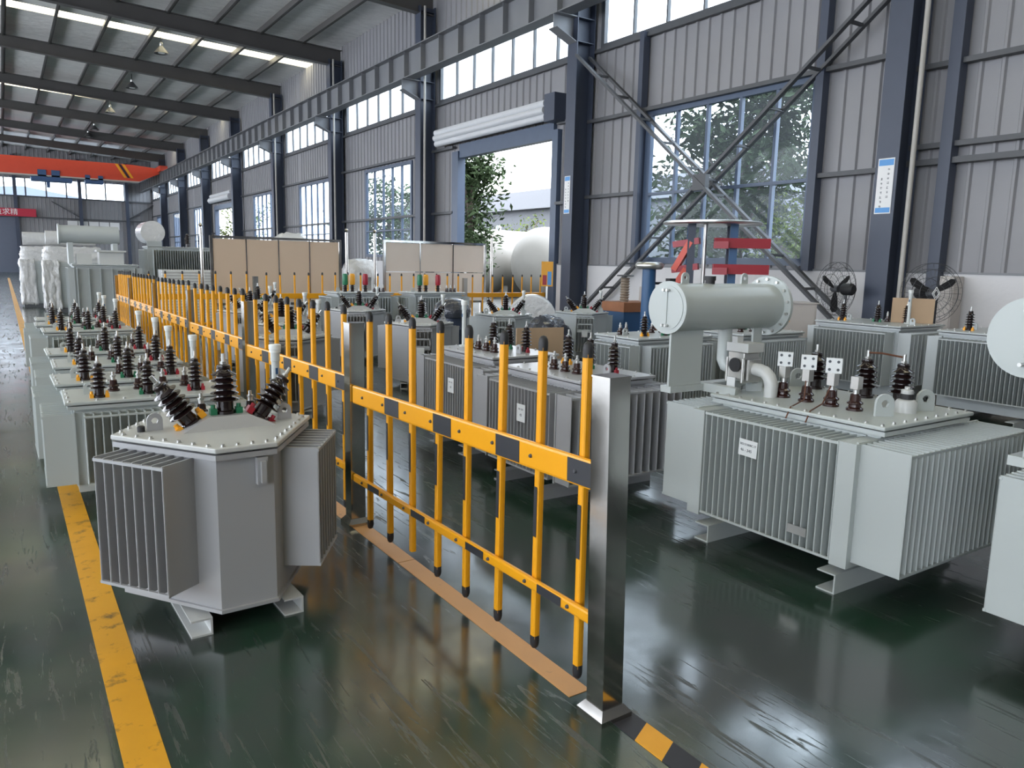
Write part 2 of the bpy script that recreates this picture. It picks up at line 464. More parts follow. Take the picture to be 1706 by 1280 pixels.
# crane beam with stiffeners
mb = MB()
bx = CX - 0.42
mb.box(bx-0.17, bx+0.17, Y0, Y1, 6.70, 6.725); mb.box(bx-0.008, bx+0.008, Y0, Y1, 6.725, 7.43); mb.box(bx-0.19, bx+0.19, Y0, Y1, 7.43, 7.455)
mb.box(bx-0.03, bx+0.03, Y0, Y1, 7.455, 7.52)
mb.build('crane_beam', 'grey_steel', wr)
st = shared('stiff', lambda: MB().box(-0.15, 0.15, -0.006, 0.006, 6.725, 7.43).mesh('stiffener', 'grey_steel'))
y = -1.0
while y < 71: link('stiffener', st, wr, (bx, y, 0)); y += 1.04
# cladding + openings bay by bay
for bi, (a, b) in enumerate(bays):
    holes = []
    ch = (a + 0.35, b - 0.35, CLZ0, CLZ1)
    if bi >= 2:
        holes.append(ch)
        if bi > 2: window(ch[0], ch[1], CLZ0, CLZ1, 7, [], 'darksteel', 0.05)
        else: window(ch[0], ch[1], CLZ0, CLZ1, 7, [], 'darksteel', 0.05)
    zb = 1.53
    if bi == 3:      # big window behind the lattice bracing
        holes.append((7.9, 11.72, 1.68, 4.54)); window(7.9, 11.72, 1.68, 4.54, 5, [2.98], 'frameblue', 0.075)
    elif bi == 4:    # gate
        holes.append((14.84, 19.28, 0.0, 4.43)); zb = 0.0
    elif bi == 8:
        holes.append((44.6, 48.8, 0.0, 4.3)); zb = 0.0
    elif bi in (5, 6, 7, 9, 10, 11):
        c0, c1 = a + 1.55, b - 2.1
        holes.append((c0, c1, 1.72, 4.62)); window(c0, c1, 1.72, 4.62, 5, [2.55, 2.95], 'frameblue', 0.06)
    if bi in (4, 8):
        mb_h = holes[-1]
        cladding(a, b, 0.0, 9.3, holes)
    else:
        cladding(a, b, 1.53, 9.3, holes)
    # girts (horizontal rails) between the columns
    for z in ((3.28, 4.35) if bi <= 2 else (3.02, 4.62) if bi == 3 else (2.95, 4.75)):
        g = MB()
        if bi == 3: segs = [(a, 7.83), (11.8, b)] if z < 4.5 else [(a, b)]
        elif bi == 4: segs = [(a, 14.7), (19.4, b)]
        elif bi == 8: segs = [(a, 44.4), (49, b)]
        else: segs = [(a, b)]
        for s0, s1 in segs: g.box(XW - 0.16, XW - 0.04, s0 + 0.17, s1 - 0.05, z - 0.035, z + 0.035)
        g.build('girt', 'darksteel', wr)
    if bi <= 2: MB().box(XW - 0.18, XW - 0.04, a + 0.17, b - 0.05, 3.02, 3.10).build('girt', 'darksteel', wr)
    g = MB().box(XW - 0.14, XW - 0.04, a + 0.17, b - 0.17, CLZ1 + 0.08, CLZ1 + 0.16).box(XW - 0.12, XW - 0.04, a + 0.17, b - 0.17, CLZ0 - 0.14, CLZ0 - 0.07)
    g.build('girt', 'darksteel', wr)
# window side posts
mb = MB().box(XW-0.2, XW-0.04, 7.70, 7.84, 1.53, 9.2).box(XW-0.2, XW-0.04, 11.80, 11.92, 1.53, 6.1); mb.build('window_post', 'navy', wr)
MB().box(XW-0.22, XW-0.04, 5.62, 5.78, 0, 9.2).build('window_post', 'navy', wr)
MB().cyl((CX-0.02, 5.98, 0.2), (CX-0.02, 5.98, 8.7), 0.035, 12).build('conduit_pipe', 'pvc', wr)
for yy in (20.62, 27.9, 35.2): MB().cyl((CX-0.02, yy, 0.2), (CX-0.02, yy, 8.7), 0.035, 8).build('conduit_pipe', 'pvc', wr)

# gate frame + roller shutter
g = struct('door_1')
mb = MB()
mb.box(XW-0.14, XW+0.1, 14.62, 14.84, 0, 4.62); mb.box(XW-0.14, XW+0.1, 19.28, 19.62, 0, 4.62); mb.box(XW-0.10, XW+0.1, 14.84, 19.28, 4.43, 4.80)
mb.build('door_frame', 'frameblue', g)
mb = MB().box(XW-0.46, XW-0.10, 14.35, 14.75, 4.75, 5.35); mb.build('shutter_bracket', 'navy', g)
mb = MB()
for i, (dz, dx) in enumerate(((0.0, 0), (0.15, -0.05), (0.30, -0.02))):
    mb.cyl((XW-0.28+dx, 14.9, 4.90+dz), (XW-0.28+dx, 20.3, 4.90+dz), 0.085, 14)
mb.build('rolled_shutter', 'shutter', g)
g = struct('door_2')
MB().box(XW-0.14, XW+0.1, 44.4, 44.6, 0, 4.5).box(XW-0.14, XW+0.1, 48.8, 49.0, 0, 4.5).box(XW-0.14, XW+0.1, 44.6, 48.8, 4.3, 4.55).build('door_frame', 'frameblue', g)
MB().cyl((XW-0.30, 44.3, 4.85), (XW-0.30, 49.2, 4.85), 0.17, 14).cyl((XW-0.26, 44.3, 5.1), (XW-0.26, 49.2, 5.1), 0.1, 12).build('rolled_shutter', 'shutter', g)

# lattice cross bracing in the window bay
def lattice(p, q):
    '''two parallel angles, one on each flange of the columns, tied by short battens'''
    p, q = Vector(p), Vector(q); d = (q - p).normalized()
    br = struct('trim_cross_brace')
    for xo in (0.0, 0.36):
        o = Vector((xo, 0, 0))
        MB().bar(p + o, q + o, 0.05, 0.085, (1,0,0)).build('chord', 'darksteel', br)
    L = (q - p).length; n = int(L / 0.85)
    for i in range(1, n + 1):
        c = p + d * (L * i / (n + 0.6))
        MB().bar(c, c + Vector((0.36,0,0)), 0.05, 0.04).build('batten', 'darksteel', br)
    return br
lattice((10.42, 13.45, 5.92), (10.42, 6.45, 0.42))
lattice((10.46, 6.45, 5.62), (10.46, 13.45, 0.28))
cp = struct('trim_brace_plate')
MB().box(10.39, 10.49, 9.62, 9.92, 2.90, 3.18).build('gusset', 'darksteel', cp)

# ---- end wall
we = struct('wall_back')
mb = MB()
sheet(mb, Y1, XL, 1.3, 4.25, 5.95, 'x'); sheet(mb, Y1, 1.3, XW, 0.0, 5.95, 'x'); sheet(mb, Y1, 8.8, XW, 5.95, 9.8, 'x'); sheet(mb, Y1, XL, 8.8, 7.25, 9.9, 'x')
sheet(mb, Y1, XL, -4.0, 0.0, 4.25, 'x')
mb.build('cladding_sheet', 'clad', we)
MB().box(-4.0, 1.1, Y1-0.02, Y1+0.08, 0, 4.25).build('gate_leaf', 'bluegrey_door', we)
for x in (-4, 1.2, 5.6, 9.0): MB().box(x-0.12, x+0.12, Y1-0.35, Y1-0.05, 0, 9.0).build('column', 'navy', we)
for z in (4.30, 5.9): MB().box(XL, XW, Y1-0.2, Y1-0.06, z-0.05, z+0.05).build('girt', 'darksteel', we)
mb = MB().bar((3.6, Y1-0.2, 5.6), (5.6, Y1-0.2, 4.4), 0.09, 0.09).bar((9.0, Y1-0.2, 4.4), (11.0, Y1-0.2, 5.7), 0.09, 0.09); mb.build('brace', 'darksteel', we)
ww = struct('window_91')
for i in range(14):
    x = -10.6 + i*1.39
    MB().box(x-0.05, x+0.05, Y1-0.05, Y1+0.05, 5.95, 7.25).build('mullion', 'darksteel', ww)
    MB().box(x+0.05, x+1.34, Y1-0.005, Y1+0.005, 5.95, 7.25).build('pane', 'glass', ww)
ww = struct('window_92')
for i in range(5):
    MB().box(4.62+i*0.76, 5.32+i*0.76, Y1-0.07, Y1-0.05, 3.55, 4.15).build('pane', 'white', ww)

# ---- opposite wall: unseen piers, openings sized for light; wall behind camera closed against light
wl = struct('wall_left')
MB().box(XL-0.15, XL, Y0, Y1, 0, 1.4).build('dado', 'dado', wl)
MB().box(XL-0.1, XL, Y0, Y1, 5.4, 6.0).box(XL-0.1, XL, Y0, Y1, 7.7, 9.4).build('cladding_sheet', 'clad', wl)
for yc in COLS: MB().box(XL, XL+0.45, yc-0.16, yc+0.16, 0, 8.8).build('column', 'navy', wl)
wf = struct('wall_front')
MB().box(XL, -9, Y0-0.15, Y0, 0, 9.8).box(9, XW, Y0-0.15, Y0, 0, 9.8).box(-9, 9, Y0-0.15, Y0, 4.8, 9.8).box(-9, 9, Y0-0.15, Y0, 0, 4.8).build('cladding_sheet', 'clad', wf)
for x in (-9, -4, 4, 9): MB().box(x-0.12, x+0.12, Y0-0.2, Y0+0.05, 0, 6.4).build('post', 'navy', wf)

# ---- roof
cl = struct('ceiling')
SKY = {2: 1, 4: 1, 6: 1, 8: 1, 10: 1}
def slab(mb, y0, y1, zoff=0.0, t=0.05):
    for xa, xb in ((XL-0.2, RIDGE), (RIDGE, XW+0.2)):
        za, zb = roof_z(xa)+zoff, roof_z(xb)+zoff
        mb.add([(xa,y0,za),(xb,y0,zb),(xb,y1,zb),(xa,y1,za),(xa,y0,za+t),(xb,y0,zb+t),(xb,y1,zb+t),(xa,y1,za+t)],
               [(0,3,2,1),(4,5,6,7),(0,1,5,4),(1,2,6,5),(2,3,7,6),(3,0,4,7)])
for k, (a, b) in enumerate(zip(EDGES[:-1], EDGES[1:])):
    lights = has_roof_light(a, b)
    c = (a+b)/2
    mb = MB()
    if lights:
        hw = 0.42
        slab(mb, a, c-hw); slab(mb, c+hw, b)
        s2 = MB(); slab(s2, c-hw, c+hw, 0.0, 0.006); s2.build('roof_light', 'skylight', cl)
    else: slab(mb, a, b)
    mb.build('roof_sheet', 'foil', cl)
# rafters: tapered I beams
for yc in COLS[1:]:
    mb = MB()
    for xa, xb in ((XL+0.3, RIDGE), (RIDGE, XW-0.1)):
        deep = lambda x: 0.42 + 0.16*max(0.0, (abs(x-RIDGE)-6.5)/5.0)
        za, zb = roof_z(xa)-0.2, roof_z(xb)-0.2
        da, db = deep(xa), deep(xb)
        for (wy, oa, ob, ta, tb) in ((0.125, 0, 0, 0.02, 0.02), (0.006, 0.02, 0.02, da-0.04, db-0.04), (0.125, da-0.02, db-0.02, 0.02, 0.02)):
            mb.add([(xa,yc-wy,za-oa-ta),(xb,yc-wy,zb-ob-tb),(xb,yc+wy,zb-ob-tb),(xa,yc+wy,za-oa-ta),(xa,yc-wy,za-oa),(xb,yc-wy,zb-ob),(xb,yc+wy,zb-ob),(xa,yc+wy,za-oa)],
                   [(0,3,2,1),(4,5,6,7),(0,1,5,4),(1,2,6,5),(2,3,7,6),(3,0,4,7)])
    mb.build('rafter', 'rafter_paint', cl)
pm = MB(); pm.box(-0.03, 0.012, Y0, Y1, -0.24, 0.0).box(-0.09, 0.012, Y0, Y1, -0.24, -0.222).box(-0.012, 0.07, Y0, Y1, -0.015, 0.0)
pme = pm.mesh('purlin', 'rafter_paint')
x = -11.2
while x < 10.9: link('purlin', pme, cl, (x, 0, roof_z(x)-0.002)); x += 1.48

# ================================================================== EXTERIOR
def tree(name, label, loc, h, rx, rz, n, leafmat, seed, group, lsize=0.27, trunk_lean=0.0):
    rnd = random.Random(seed)
    t = thing(name, label, 'tree', loc, 0, group)
    tb = MB(); top = Vector((trunk_lean, 0, h*0.62))
    tb.tube([(0,0,-0.1),(0.05,0.02,h*0.25),(trunk_lean*0.6,0.05,h*0.45),tuple(top)], 0.10, 8)
    ends = []
    for i in range(11):
        a = rnd.uniform(0, 2*PI); s0 = rnd.uniform(0.25, 0.6)*h; e = Vector((math.cos(a)*rx*rnd.uniform(.4,.85), math.sin(a)*rx*rnd.uniform(.4,.85), s0 + rnd.uniform(.15,.38)*h))
        tb.tube([(trunk_lean*s0/h,0,s0), tuple((e+Vector((0,0,s0)))*0.5+Vector((0,0,.1))), tuple(e)], 0.035, 6); ends.append(e)
    tb.build('trunk', 'bark', t)
    f = MB()
    cl_ = [Vector((rnd.gauss(0,.45)*rx, rnd.gauss(0,.45)*rx, h*0.56 + rnd.uniform(-1,1)*rz)) for _ in range(60)] + ends*2
    for i in range(n):
        c = rnd.choice(cl_); p = c + Vector((rnd.gauss(0,.30), rnd.gauss(0,.30), rnd.gauss(0,.26)))
        m3 = Euler((rnd.uniform(-1.1,1.1), rnd.uniform(-1.1,1.1), rnd.uniform(0,6.28))).to_matrix()
        l_ = lsize*rnd.uniform(.6,1.25); w_ = l_*0.36
        f.add([p + m3 @ Vector(q) for q in ((0,-l_/2,0),(w_/2,-l_*.1,.012),(0,l_/2,0),(-w_/2,-l_*.1,.012))], [(0,1,2,3)])
    fo = f.build('foliage', leafmat, t); fo['kind'] = 'stuff'
    return t
tree('broadleaf_tree', 'broad-leaved tree outside the big window, behind the cross bracing', (14.9, 12.6, 0), 6.6, 1.8, 2.7, 9000, 'leaf', 3, 'trees in the yard')
tree('broadleaf_tree', 'dark leafy tree outside the right half of the big window', (15.0, 9.2, 0), 6.0, 1.8, 2.5, 8000, 'leaf', 5, 'trees in the yard')
tree('shrub', 'yellow-green shrub outside the bottom of the big window', (13.0, 9.3, -0.05), 3.1, 0.9, 0.9, 3200, 'leaf2', 9, 'trees in the yard', 0.13)
tree('broadleaf_tree', 'slender tree just outside the left edge of the open gate', (13.6, 23.2, 0), 6.6, 0.8, 2.3, 4200, 'leaf', 11, 'trees in the yard')
tree('broadleaf_tree', 'tree seen through the window beyond the open gate', (15.0, 33.0, 0), 5.5, 1.8, 1.8, 4200, 'leaf', 12, 'trees in the yard')
tree('broadleaf_tree', 'bright green tree seen through the far second gate', (14.5, 57.5, 0), 6.5, 2.4, 2.2, 2200, 'leaf2', 14, 'trees in the yard')
tree('shrub', 'low shrub on the yard wall behind the white tanks', (27.5, 40.5, -0.03), 4.6, 2.0, 0.8, 1800, 'leaf2', 15, 'trees in the yard', 0.25)
ob = thing('factory_building', 'pale factory building with flat fascia across the yard, seen through the gate', 'building', (38, 56, 0))
MB().box(0, 10, -26, 26, 0, 6.1).build('wall', 'outwall', ob)
MB().box(-0.6, 10, -26, 26, 6.1, 7.6).build('fascia', 'fascia', ob)
MB().box(-0.5, -0.38, -9.7, -9.55, 0, 6.1).build('downpipe', 'white', ob)
for i, (x, yv, rr, lab) in enumerate(((19.0, 30.1, 1.5, 'left one of two white storage tanks outside the gate'), (19.6, 26.2, 1.5, 'right one of two white storage tanks outside the gate'))):
    t = thing('storage_tank', lab, 'tank', (x, yv, 0), R(20), 'white tanks in the yard')
    prof = [(0.01,-1.9),(0.7,-1.85),(1.2,-1.65),(1.45,-1.3),(1.5,-1.0),(1.5,3.0),(1.2,3.5),(0.01,3.7)]
    MB().lathe(prof, 28, Matrix.Translation((0,0,1.55)) @ Matrix.Rotation(R(90),4,'Y')).build('vessel', 'white_tank', t)
    for xs in (-0.8, 1.6): MB().box(xs,xs+0.3,-1.1,1.1,-0.03,0.9).build('saddle', 'white_tank', t)
    MB().cyl((0.2,0,3.0),(0.2,0,3.25),0.12).build('nozzle', 'steel', t)
ob = thing('neighbour_hall', 'dark blue-grey gable roof of a neighbouring hall beyond the end wall windows', 'building', (1.2, 92, 0))
MB().add([(-16,0,0),(16,0,0),(16,0,5.6),(1,0,8.1),(-16,0,6.6),(-16,20,0),(16,20,0),(16,20,5.6),(1,20,8.1),(-16,20,6.6)],
         [(0,1,2,3,4),(9,8,7,6,5),(0,5,6,1),(1,6,7,2),(2,7,8,3),(3,8,9,4),(4,9,5,0)]).build('roof', 'outroof', ob)

# ================================================================== TRANSFORMER KIT
def hv_mesh(m='porcelain'):
    p = [(0.0,0.0),(0.034,0.0),(0.034,0.012),(0.028,0.016),(0.028,0.058)]
    z = 0.058
    for i in range(5):
        r = 0.049 - 0.0018*i
        p += [(0.026, z), (0.027, z+0.004), (r-0.002, z+0.001), (r, z+0.004), (r-0.003, z+0.007), (0.028, z+0.013), (0.025, z+0.018)]
        z += 0.0272
    p += [(0.022, z), (0.024, z+0.004), (0.022, z+0.016), (0.012, z+0.020)]
    return MB().lathe(p, 20).mesh('bushing', m)
def lv_mesh(m='porcelain_brown'):
    p = [(0.0,0.0),(0.036,0.0),(0.036,0.010),(0.027,0.016),(0.026,0.026),(0.034,0.030),(0.034,0.036),(0.024,0.043),(0.022,0.070),(0.017,0.074)]
    return MB().lathe(p, 18).mesh('bushing', m)
HV = hv_mesh(); HVB = hv_mesh('porcelain_brown'); LV = lv_mesh(); LVD = lv_mesh('porcelain')
STUD = MB().lathe([(0.007,0),(0.007,0.048)], 8).lathe([(0.012,0.004),(0.012,0.014)], 6, None, False).mesh('stud', 'steel')
LVSTUD = MB().lathe([(0.013,0),(0.013,0.02),(0.009,0.021),(0.009,0.055)], 10).lathe([(0.017,0.022),(0.017,0.032)], 6, None, False).mesh('stud', 'steel')
def clamp_mesh(m):
    return MB().box(-0.011,0.011,-0.013,0.013,0,0.030).lathe([(0.008,0.030),(0.008,0.046)],8).mesh('clamp', m)
CL = {k: clamp_mesh(k) for k in ('amber', 'green_pl', 'red_pl', 'steel')}
CAPM = MB().lathe([(0.027,0),(0.027,0.012),(0.029,0.014),(0.029,0.034),(0.025,0.038)], 16).mesh('gauge_cap', 'white_pl')

def hv(parent, loc, tilt=(0,0,0), color='amber', s=1.0, detail=2, m=None, wide=1.0):
    b = link('bushing', m or HV, parent, loc, tilt); b.scale = (s*wide,s*wide,s)
    link('stud', STUD, b, (0,0,0.212))
    if detail > 0:
        k = CL[color]
        link('clamp', k, b, (-0.043,-0.012,-0.004)); link('clamp', k, b, (0.043,-0.012,-0.004))
        if detail > 1: link('clamp', k, b, (0.0,0.045,-0.004), (0,0,PI/2))
    return b
def lv(parent, loc, s=1.0, m=None):
    b = link('bushing', m or LV, parent, loc); b.scale = (s,s,s)
    link('stud', LVSTUD, b, (0,0,0.072)); return b
def gauge(parent, loc, h, r=1.0):
    g = MB().lathe([(0.045,0),(0.045,0.012),(0.019,0.016),(0.019,h-0.08),(0.022,h-0.078),(0.022,h-0.02)], 14).build('oil_gauge', 'tube', parent, loc)
    link('gauge_cap', CAPM, g, (0,0,h-0.035))
    MB().box(-0.006,0.006,-0.021,-0.017,h-0.14,h-0.11).build('gauge_window', 'bluesteel', g)
    g.scale = (r,r,1)
    return g
def channel_mesh(L, w=0.085, h=0.075, t=0.008):
    mb = MB().box(0, w, 0, L, h-t, h).box(0, w, 0, L, 0, t).box(w-t, w, 0, L, t, h-t)
    for yy in (0.03, 0.07):
        mb.lathe([(0.008,h+0.0004),(0.008,h+0.0012)], 8, Matrix.Translation((w*0.45,yy,0)))
    return mb
def radiator(parent, cx, cy, ang, width, depth, z0, z1, n, m, t=0.0075, single=True, rails=True):
    """finned panel: local x along the wall, -y outwards; fins are separate pieces"""
    mb = MB().box(-width/2-0.01, width/2+0.01, -0.012, 0.0, z0-0.01, z1+0.005)
    if rails:
        for z in (z0+0.006, z1-0.012): mb.bar((-width/2-0.006, -depth+0.004, z), (width/2+0.006, -depth+0.004, z), 0.012, 0.012)
    r_ = mb.build('radiator', m, parent, (cx, cy, 0), (0, 0, ang))
    if single:
        fm = shared(('fin', round(depth,3), round(z0,3), round(z1,3), t, m),
                    lambda: MB().add([(-t/2,0,z0),(t/2,0,z0),(t/2,-depth+t*0.6,z0),(t*0.2,-depth,z0),(-t*0.2,-depth,z0),(-t/2,-depth+t*0.6,z0),
                                      (-t/2,0,z1),(t/2,0,z1),(t/2,-depth+t*0.6,z1),(t*0.2,-depth,z1),(-t*0.2,-depth,z1),(-t/2,-depth+t*0.6,z1)],
                                     [(0,1,2,3,4,5),(11,10,9,8,7,6),(1,0,6,7),(2,1,7,8),(3,2,8,9),(4,3,9,10),(5,4,10,11),(0,5,11,6)]).mesh('fin', m))
        for i in range(n): link('fin', fm, r_, (-width/2 + width*i/(n-1), 0, 0))
    else:
        fm = MB()
        for i in range(n):
            x = -width/2 + width*i/(n-1); fm.box(x-t/2, x+t/2, -depth, 0, z0, z1)
        tag(fm.build('fins', m, r_), kind='stuff')
    return r_
def bolts(parent, pts, m='steel'):
    mb = MB()
    for x, y, z in pts:
        mb.lathe([(0.011,z),(0.011,z+0.002),(0.0075,z+0.0022),(0.0075,z+0.010)], 6, Matrix.Translation((x,y,0)), False)
    o = mb.build('lid_bolts', m, parent); o['kind'] = 'stuff'; return o
def lug(parent, loc, rz=0, m='paint', s=1.0):
    pts = [(-0.03,0),(0.03,0)] + [(0.03*math.cos(a), 0.045+0.03*math.sin(a)) for a in [PI*i/8 for i in range(9)]]
    # plate with a hole, ring built between outline and hole
    out = [(-0.032,0.0),(0.032,0.0),(0.032,0.045)] + [(0.032*math.cos(PI*i/8), 0.045+0.032*math.sin(PI*i/8)) for i in range(1,8)] + [(-0.032,0.045)]
    n = len(out); hole = []
    for (x, z) in out:
        d = Vector((x, z-0.043)); d.normalize(); hole.append((d.x*0.014, 0.043+d.y*0.014))
    vs = []
    for yy in (-0.006, 0.006):
        vs += [(x,yy,z) for x,z in out] + [(x,yy,z) for x,z in hole]
    fs = []
    for i in range(n):
        j = (i+1)%n
        fs += [(i,j,n+j,n+i), (2*n+j,2*n+i,3*n+i,3*n+j), (j,i,2*n+i,2*n+j), (n+i,n+j,3*n+j,3*n+i)]
    o = MB().add(vs, fs).build('lifting_lug', m, parent, loc, (0,0,rz)); o.scale = (s,s,s); return o

HEX = [(-0.125,-0.47),(0.125,-0.47),(0.435,0.0),(0.125,0.47),(-0.125,0.47),(-0.435,0.0)]
def scale_poly(p, k): return [(x*k, y*k) for x, y in p]
def hex_transformer(label, loc, rz, m='paint_silver', fins=8, single=True, detail=2, group='hexagonal transformers', h=0.775, label_plate=False, row_rot=0.0, nameplate=False):
    t = thing('hexagonal_transformer', label, 'transformer', loc, rz, group)
    tank = MB().prism(scale_poly(HEX, 0.925), 0.10, h-0.03)
    tank.prism(scale_poly(HEX, 0.955), 0.09, 0.105); tank.prism(scale_poly(HEX, 0.985), h-0.03, h-0.008)
    tank.build('tank', m, t)
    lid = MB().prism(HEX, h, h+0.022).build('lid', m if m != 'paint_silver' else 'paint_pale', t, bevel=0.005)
    pts = []
    n = len(HEX)
    for i in range(n):
        a, b = Vector(HEX[i])*0.94, Vector(HEX[(i+1)%n])*0.94
        k = 4 if (b-a).length < 0.3 else 7
        for j in range(k): p = a.lerp(b, (j+0.5)/k); pts.append((p.x, p.y, h+0.022))
    bolts(lid, pts)
    # three finned radiators on alternate faces
    sn = Vector((0.835, -0.55))
    for ang, nx, ny, w in ((math.atan2(-0.55,0.835)+PI/2, 0.835, -0.55, 0.36), (math.atan2(-0.55,-0.835)+PI/2, -0.835, -0.55, 0.36)):
        radiator(t, nx*0.322, ny*0.322, ang, w, 0.175, 0.20, h-0.035, fins, m, single=single)
    radiator(t, 0, 0.437, PI, 0.27, 0.15, 0.20, h-0.035, 7, m, single=single)
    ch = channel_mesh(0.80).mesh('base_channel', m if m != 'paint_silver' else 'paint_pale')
    link('base_channel', ch, t, (-0.235, -0.42, 0)); c2 = link('base_channel', ch, t, (0.150, -0.42, 0))
    MB().box(-0.25, 0.25, -0.1, -0.05, 0.072, 0.095).box(-0.25, 0.25, 0.1, 0.15, 0.072, 0.095).build('cross_bearer', m, t)
    z = h + 0.022
    # bushing housing and its three bushings (row turned on the lid where needed)
    g = Matrix.Rotation(row_rot, 4, 'Z')
    def P(x, y, zz): v = g @ Vector((x, y, 0)); return (v.x, v.y, zz)
    hb = MB()
    f = [(-0.17,-0.13,z),(0.23,-0.13,z),(0.23,0.06,z),(-0.17,0.06,z),(-0.055,-0.10,z+0.055),(0.115,-0.10,z+0.055),(0.115,0.04,z+0.055),(-0.055,0.04,z+0.055)]
    hb.add([P(*q) for q in f], [(0,3,2,1),(4,5,6,7),(0,1,5,4),(1,2,6,5),(2,3,7,6),(3,0,4,7)])
    hb.build('bushing_housing', m, t)
    for xx, zz, ti, cc in ((-0.145, z+0.022, -0.62, 'amber'), (0.0, z+0.055, 0.0, 'green_pl'), (0.145, z+0.022, 0.62, 'red_pl')):
        e = (Matrix.Rotation(row_rot,4,'Z') @ Matrix.Rotation(ti,4,'Y')).to_euler()
        hv(t, P(xx + 0.03, -0.03, zz), e, cc, 1.04, detail, None, 1.25)
    for xx in (-0.13, -0.02, 0.10, 0.20): lv(t, P(xx, 0.20 if xx < 0.15 else 0.17, z), 0.9, LVD)
    gauge(t, P(0.305, 0.10, z), 0.34)
    for xx, yy in ((-0.26, 0.0), (0.30, -0.03)): lug(t, P(xx, yy, z), row_rot, m)
    MB().box(-0.012,-0.004,-0.012,0.012,0,0.02).build  # noqa
    MB().lathe([(0.016,0),(0.016,0.022),(0.010,0.026)],10).build('drain_plug','rubber',t,P(-0.315,0.0,z))
    v = MB(); v.box(-0.022,0.022,-0.472,-0.44,h-0.15,h-0.035); v.box(-0.010,0.010,-0.49,-0.47,h-0.14,h-0.05); v.build('earth_bracket', m, t, (0.06,0.0,0))
    lk = MB()
    for sgn in (-1, 1): lk.box(sgn*0.36-0.015, sgn*0.36+0.015, -0.04, 0.04, h-0.075, h)
    lk.build('lid_hook', m, t)
    if nameplate:
        b_ = MB().box(-0.12,0.12,0.592,0.60,h-0.15,h-0.13).box(-0.12,0.12,0.592,0.60,h-0.27,h-0.22).box(-0.12,-0.105,0.592,0.60,h-0.27,h-0.13).box(0.105,0.12,0.592,0.60,h-0.27,h-0.13)
        b_.build('plate_bracket', m, t)
        MB().box(-0.045,0.045,0.60,0.604,h-0.34,h-0.24).build('paper_tag', 'paper', t)
    return t

def rect_transformer(label, loc, rz, L, W, h, m, nfront, nend, fd=0.11, ed=0.16, group=None, detail=1, single=True,
                     hvs=(), lvs=(), hv_tilt=0.0, gauge_at=None, gh=0.30, name='transformer', z0=0.16, endw=None, frontw=None, lid_over=0.05, lugs=True, cap=None):
    """oil transformer with a rectangular corrugated tank; local x is the long axis, -y the front"""
    t = thing(name, label, 'transformer', loc, rz, group)
    tank = MB().box(-L/2, L/2, -W/2, W/2, 0.10, h-0.03)
    tank.box(-L/2-lid_over+0.015, L/2+lid_over-0.015, -W/2-lid_over+0.015, W/2+lid_over-0.015, h-0.03, h-0.008)
    tank.build('tank', m, t)
    lid = MB().box(-L/2-lid_over, L/2+lid_over, -W/2-lid_over, W/2+lid_over, h, h+0.02).build('lid', m, t, bevel=0.005)
    pts = []
    nx, ny = max(4, int(L/0.13)), max(3, int(W/0.13))
    xo, yo = L/2+lid_over-0.025, W/2+lid_over-0.025
    for i in range(nx+1):
        x = -xo + 2*xo*i/nx; pts += [(x,-yo,h+0.02),(x,yo,h+0.02)]
    for j in range(1, ny):
        y = -yo + 2*yo*j/ny; pts += [(-xo,y,h+0.02),(xo,y,h+0.02)]
    bolts(lid, pts)
    fw = frontw or L-0.10; ew = endw or W+0.04
    zt = h-0.055
    radiator(t, 0, -W/2, 0, fw, fd, z0, zt, nfront, m, single=single)
    radiator(t, 0, W/2, PI, fw, fd, z0, zt, nfront, m, single=False)
    radiator(t, L/2, 0, PI/2, ew, ed, z0, zt, nend, m, single=single)
    radiator(t, -L/2, 0, -PI/2, ew, ed, z0, zt, nend, m, single=single)
    Wt = W + 2*fd
    ch = channel_mesh(Wt*0.98).mesh('base_channel', m)
    link('base_channel', ch, t, (-L*0.36, -Wt*0.49, 0)); link('base_channel', ch, t, (L*0.36-0.085, -Wt*0.49, 0))
    MB().box(-L*0.36, L*0.36, -0.06, -0.01, 0.07, 0.105).box(-L*0.36, L*0.36, 0.05, 0.10, 0.07, 0.105).build('cross_bearer', m, t)
    z = h + 0.02
    for i, (x, y) in enumerate(hvs):
        b = hv(t, (x,y,z), (0, hv_tilt*(i-1), 0), ('amber','green_pl','red_pl')[i%3], 1.0, detail)
    for x, y in lvs: lv(t, (x,y,z))
    if gauge_at: gauge(t, (*gauge_at, z), gh)
    if lugs:
        for sx in (-1, 1): lug(t, (sx*(L/2-0.10), 0.02, z), 0, m)
    return t

# ================================================================== FENCE ALONG THE AISLE
POSTW = 0.088
def post_mesh(h=1.19):
    w = POSTW/2
    return MB().box(-w, w, -w, w, 0.0, h).mesh('post_tube', 'stainless')
def foot_mesh():
    a, b = 0.068, 0.047
    mb = MB().add([(-a,-a,0),(a,-a,0),(a,a,0),(-a,a,0),(-a,-a,0.018),(a,-a,0.018),(a,a,0.018),(-a,a,0.018),(-b,-b,0.045),(b,-b,0.045),(b,b,0.045),(-b,b,0.045)],
                  [(0,3,2,1),(0,1,5,4),(1,2,6,5),(2,3,7,6),(3,0,4,7),(4,5,9,8),(5,6,10,9),(6,7,11,10),(7,4,8,11),(8,9,10,11)])
    return mb.mesh('base_cover', 'stainless')
PTUBE, PFOOT = post_mesh(), foot_mesh()
PCAP = MB().box(-0.046,0.046,-0.046,0.046,0,0.006).mesh('post_cap', 'stainless')
def fence_post(label, x, y, group):
    t = thing('fence_post', label, 'post', (x, y, 0), 0, group)
    o = link('post_tube', PTUBE, t); link('base_cover', PFOOT, t); link('post_cap', PCAP, t, (0,0,1.19))
    return t
PW = 0.030
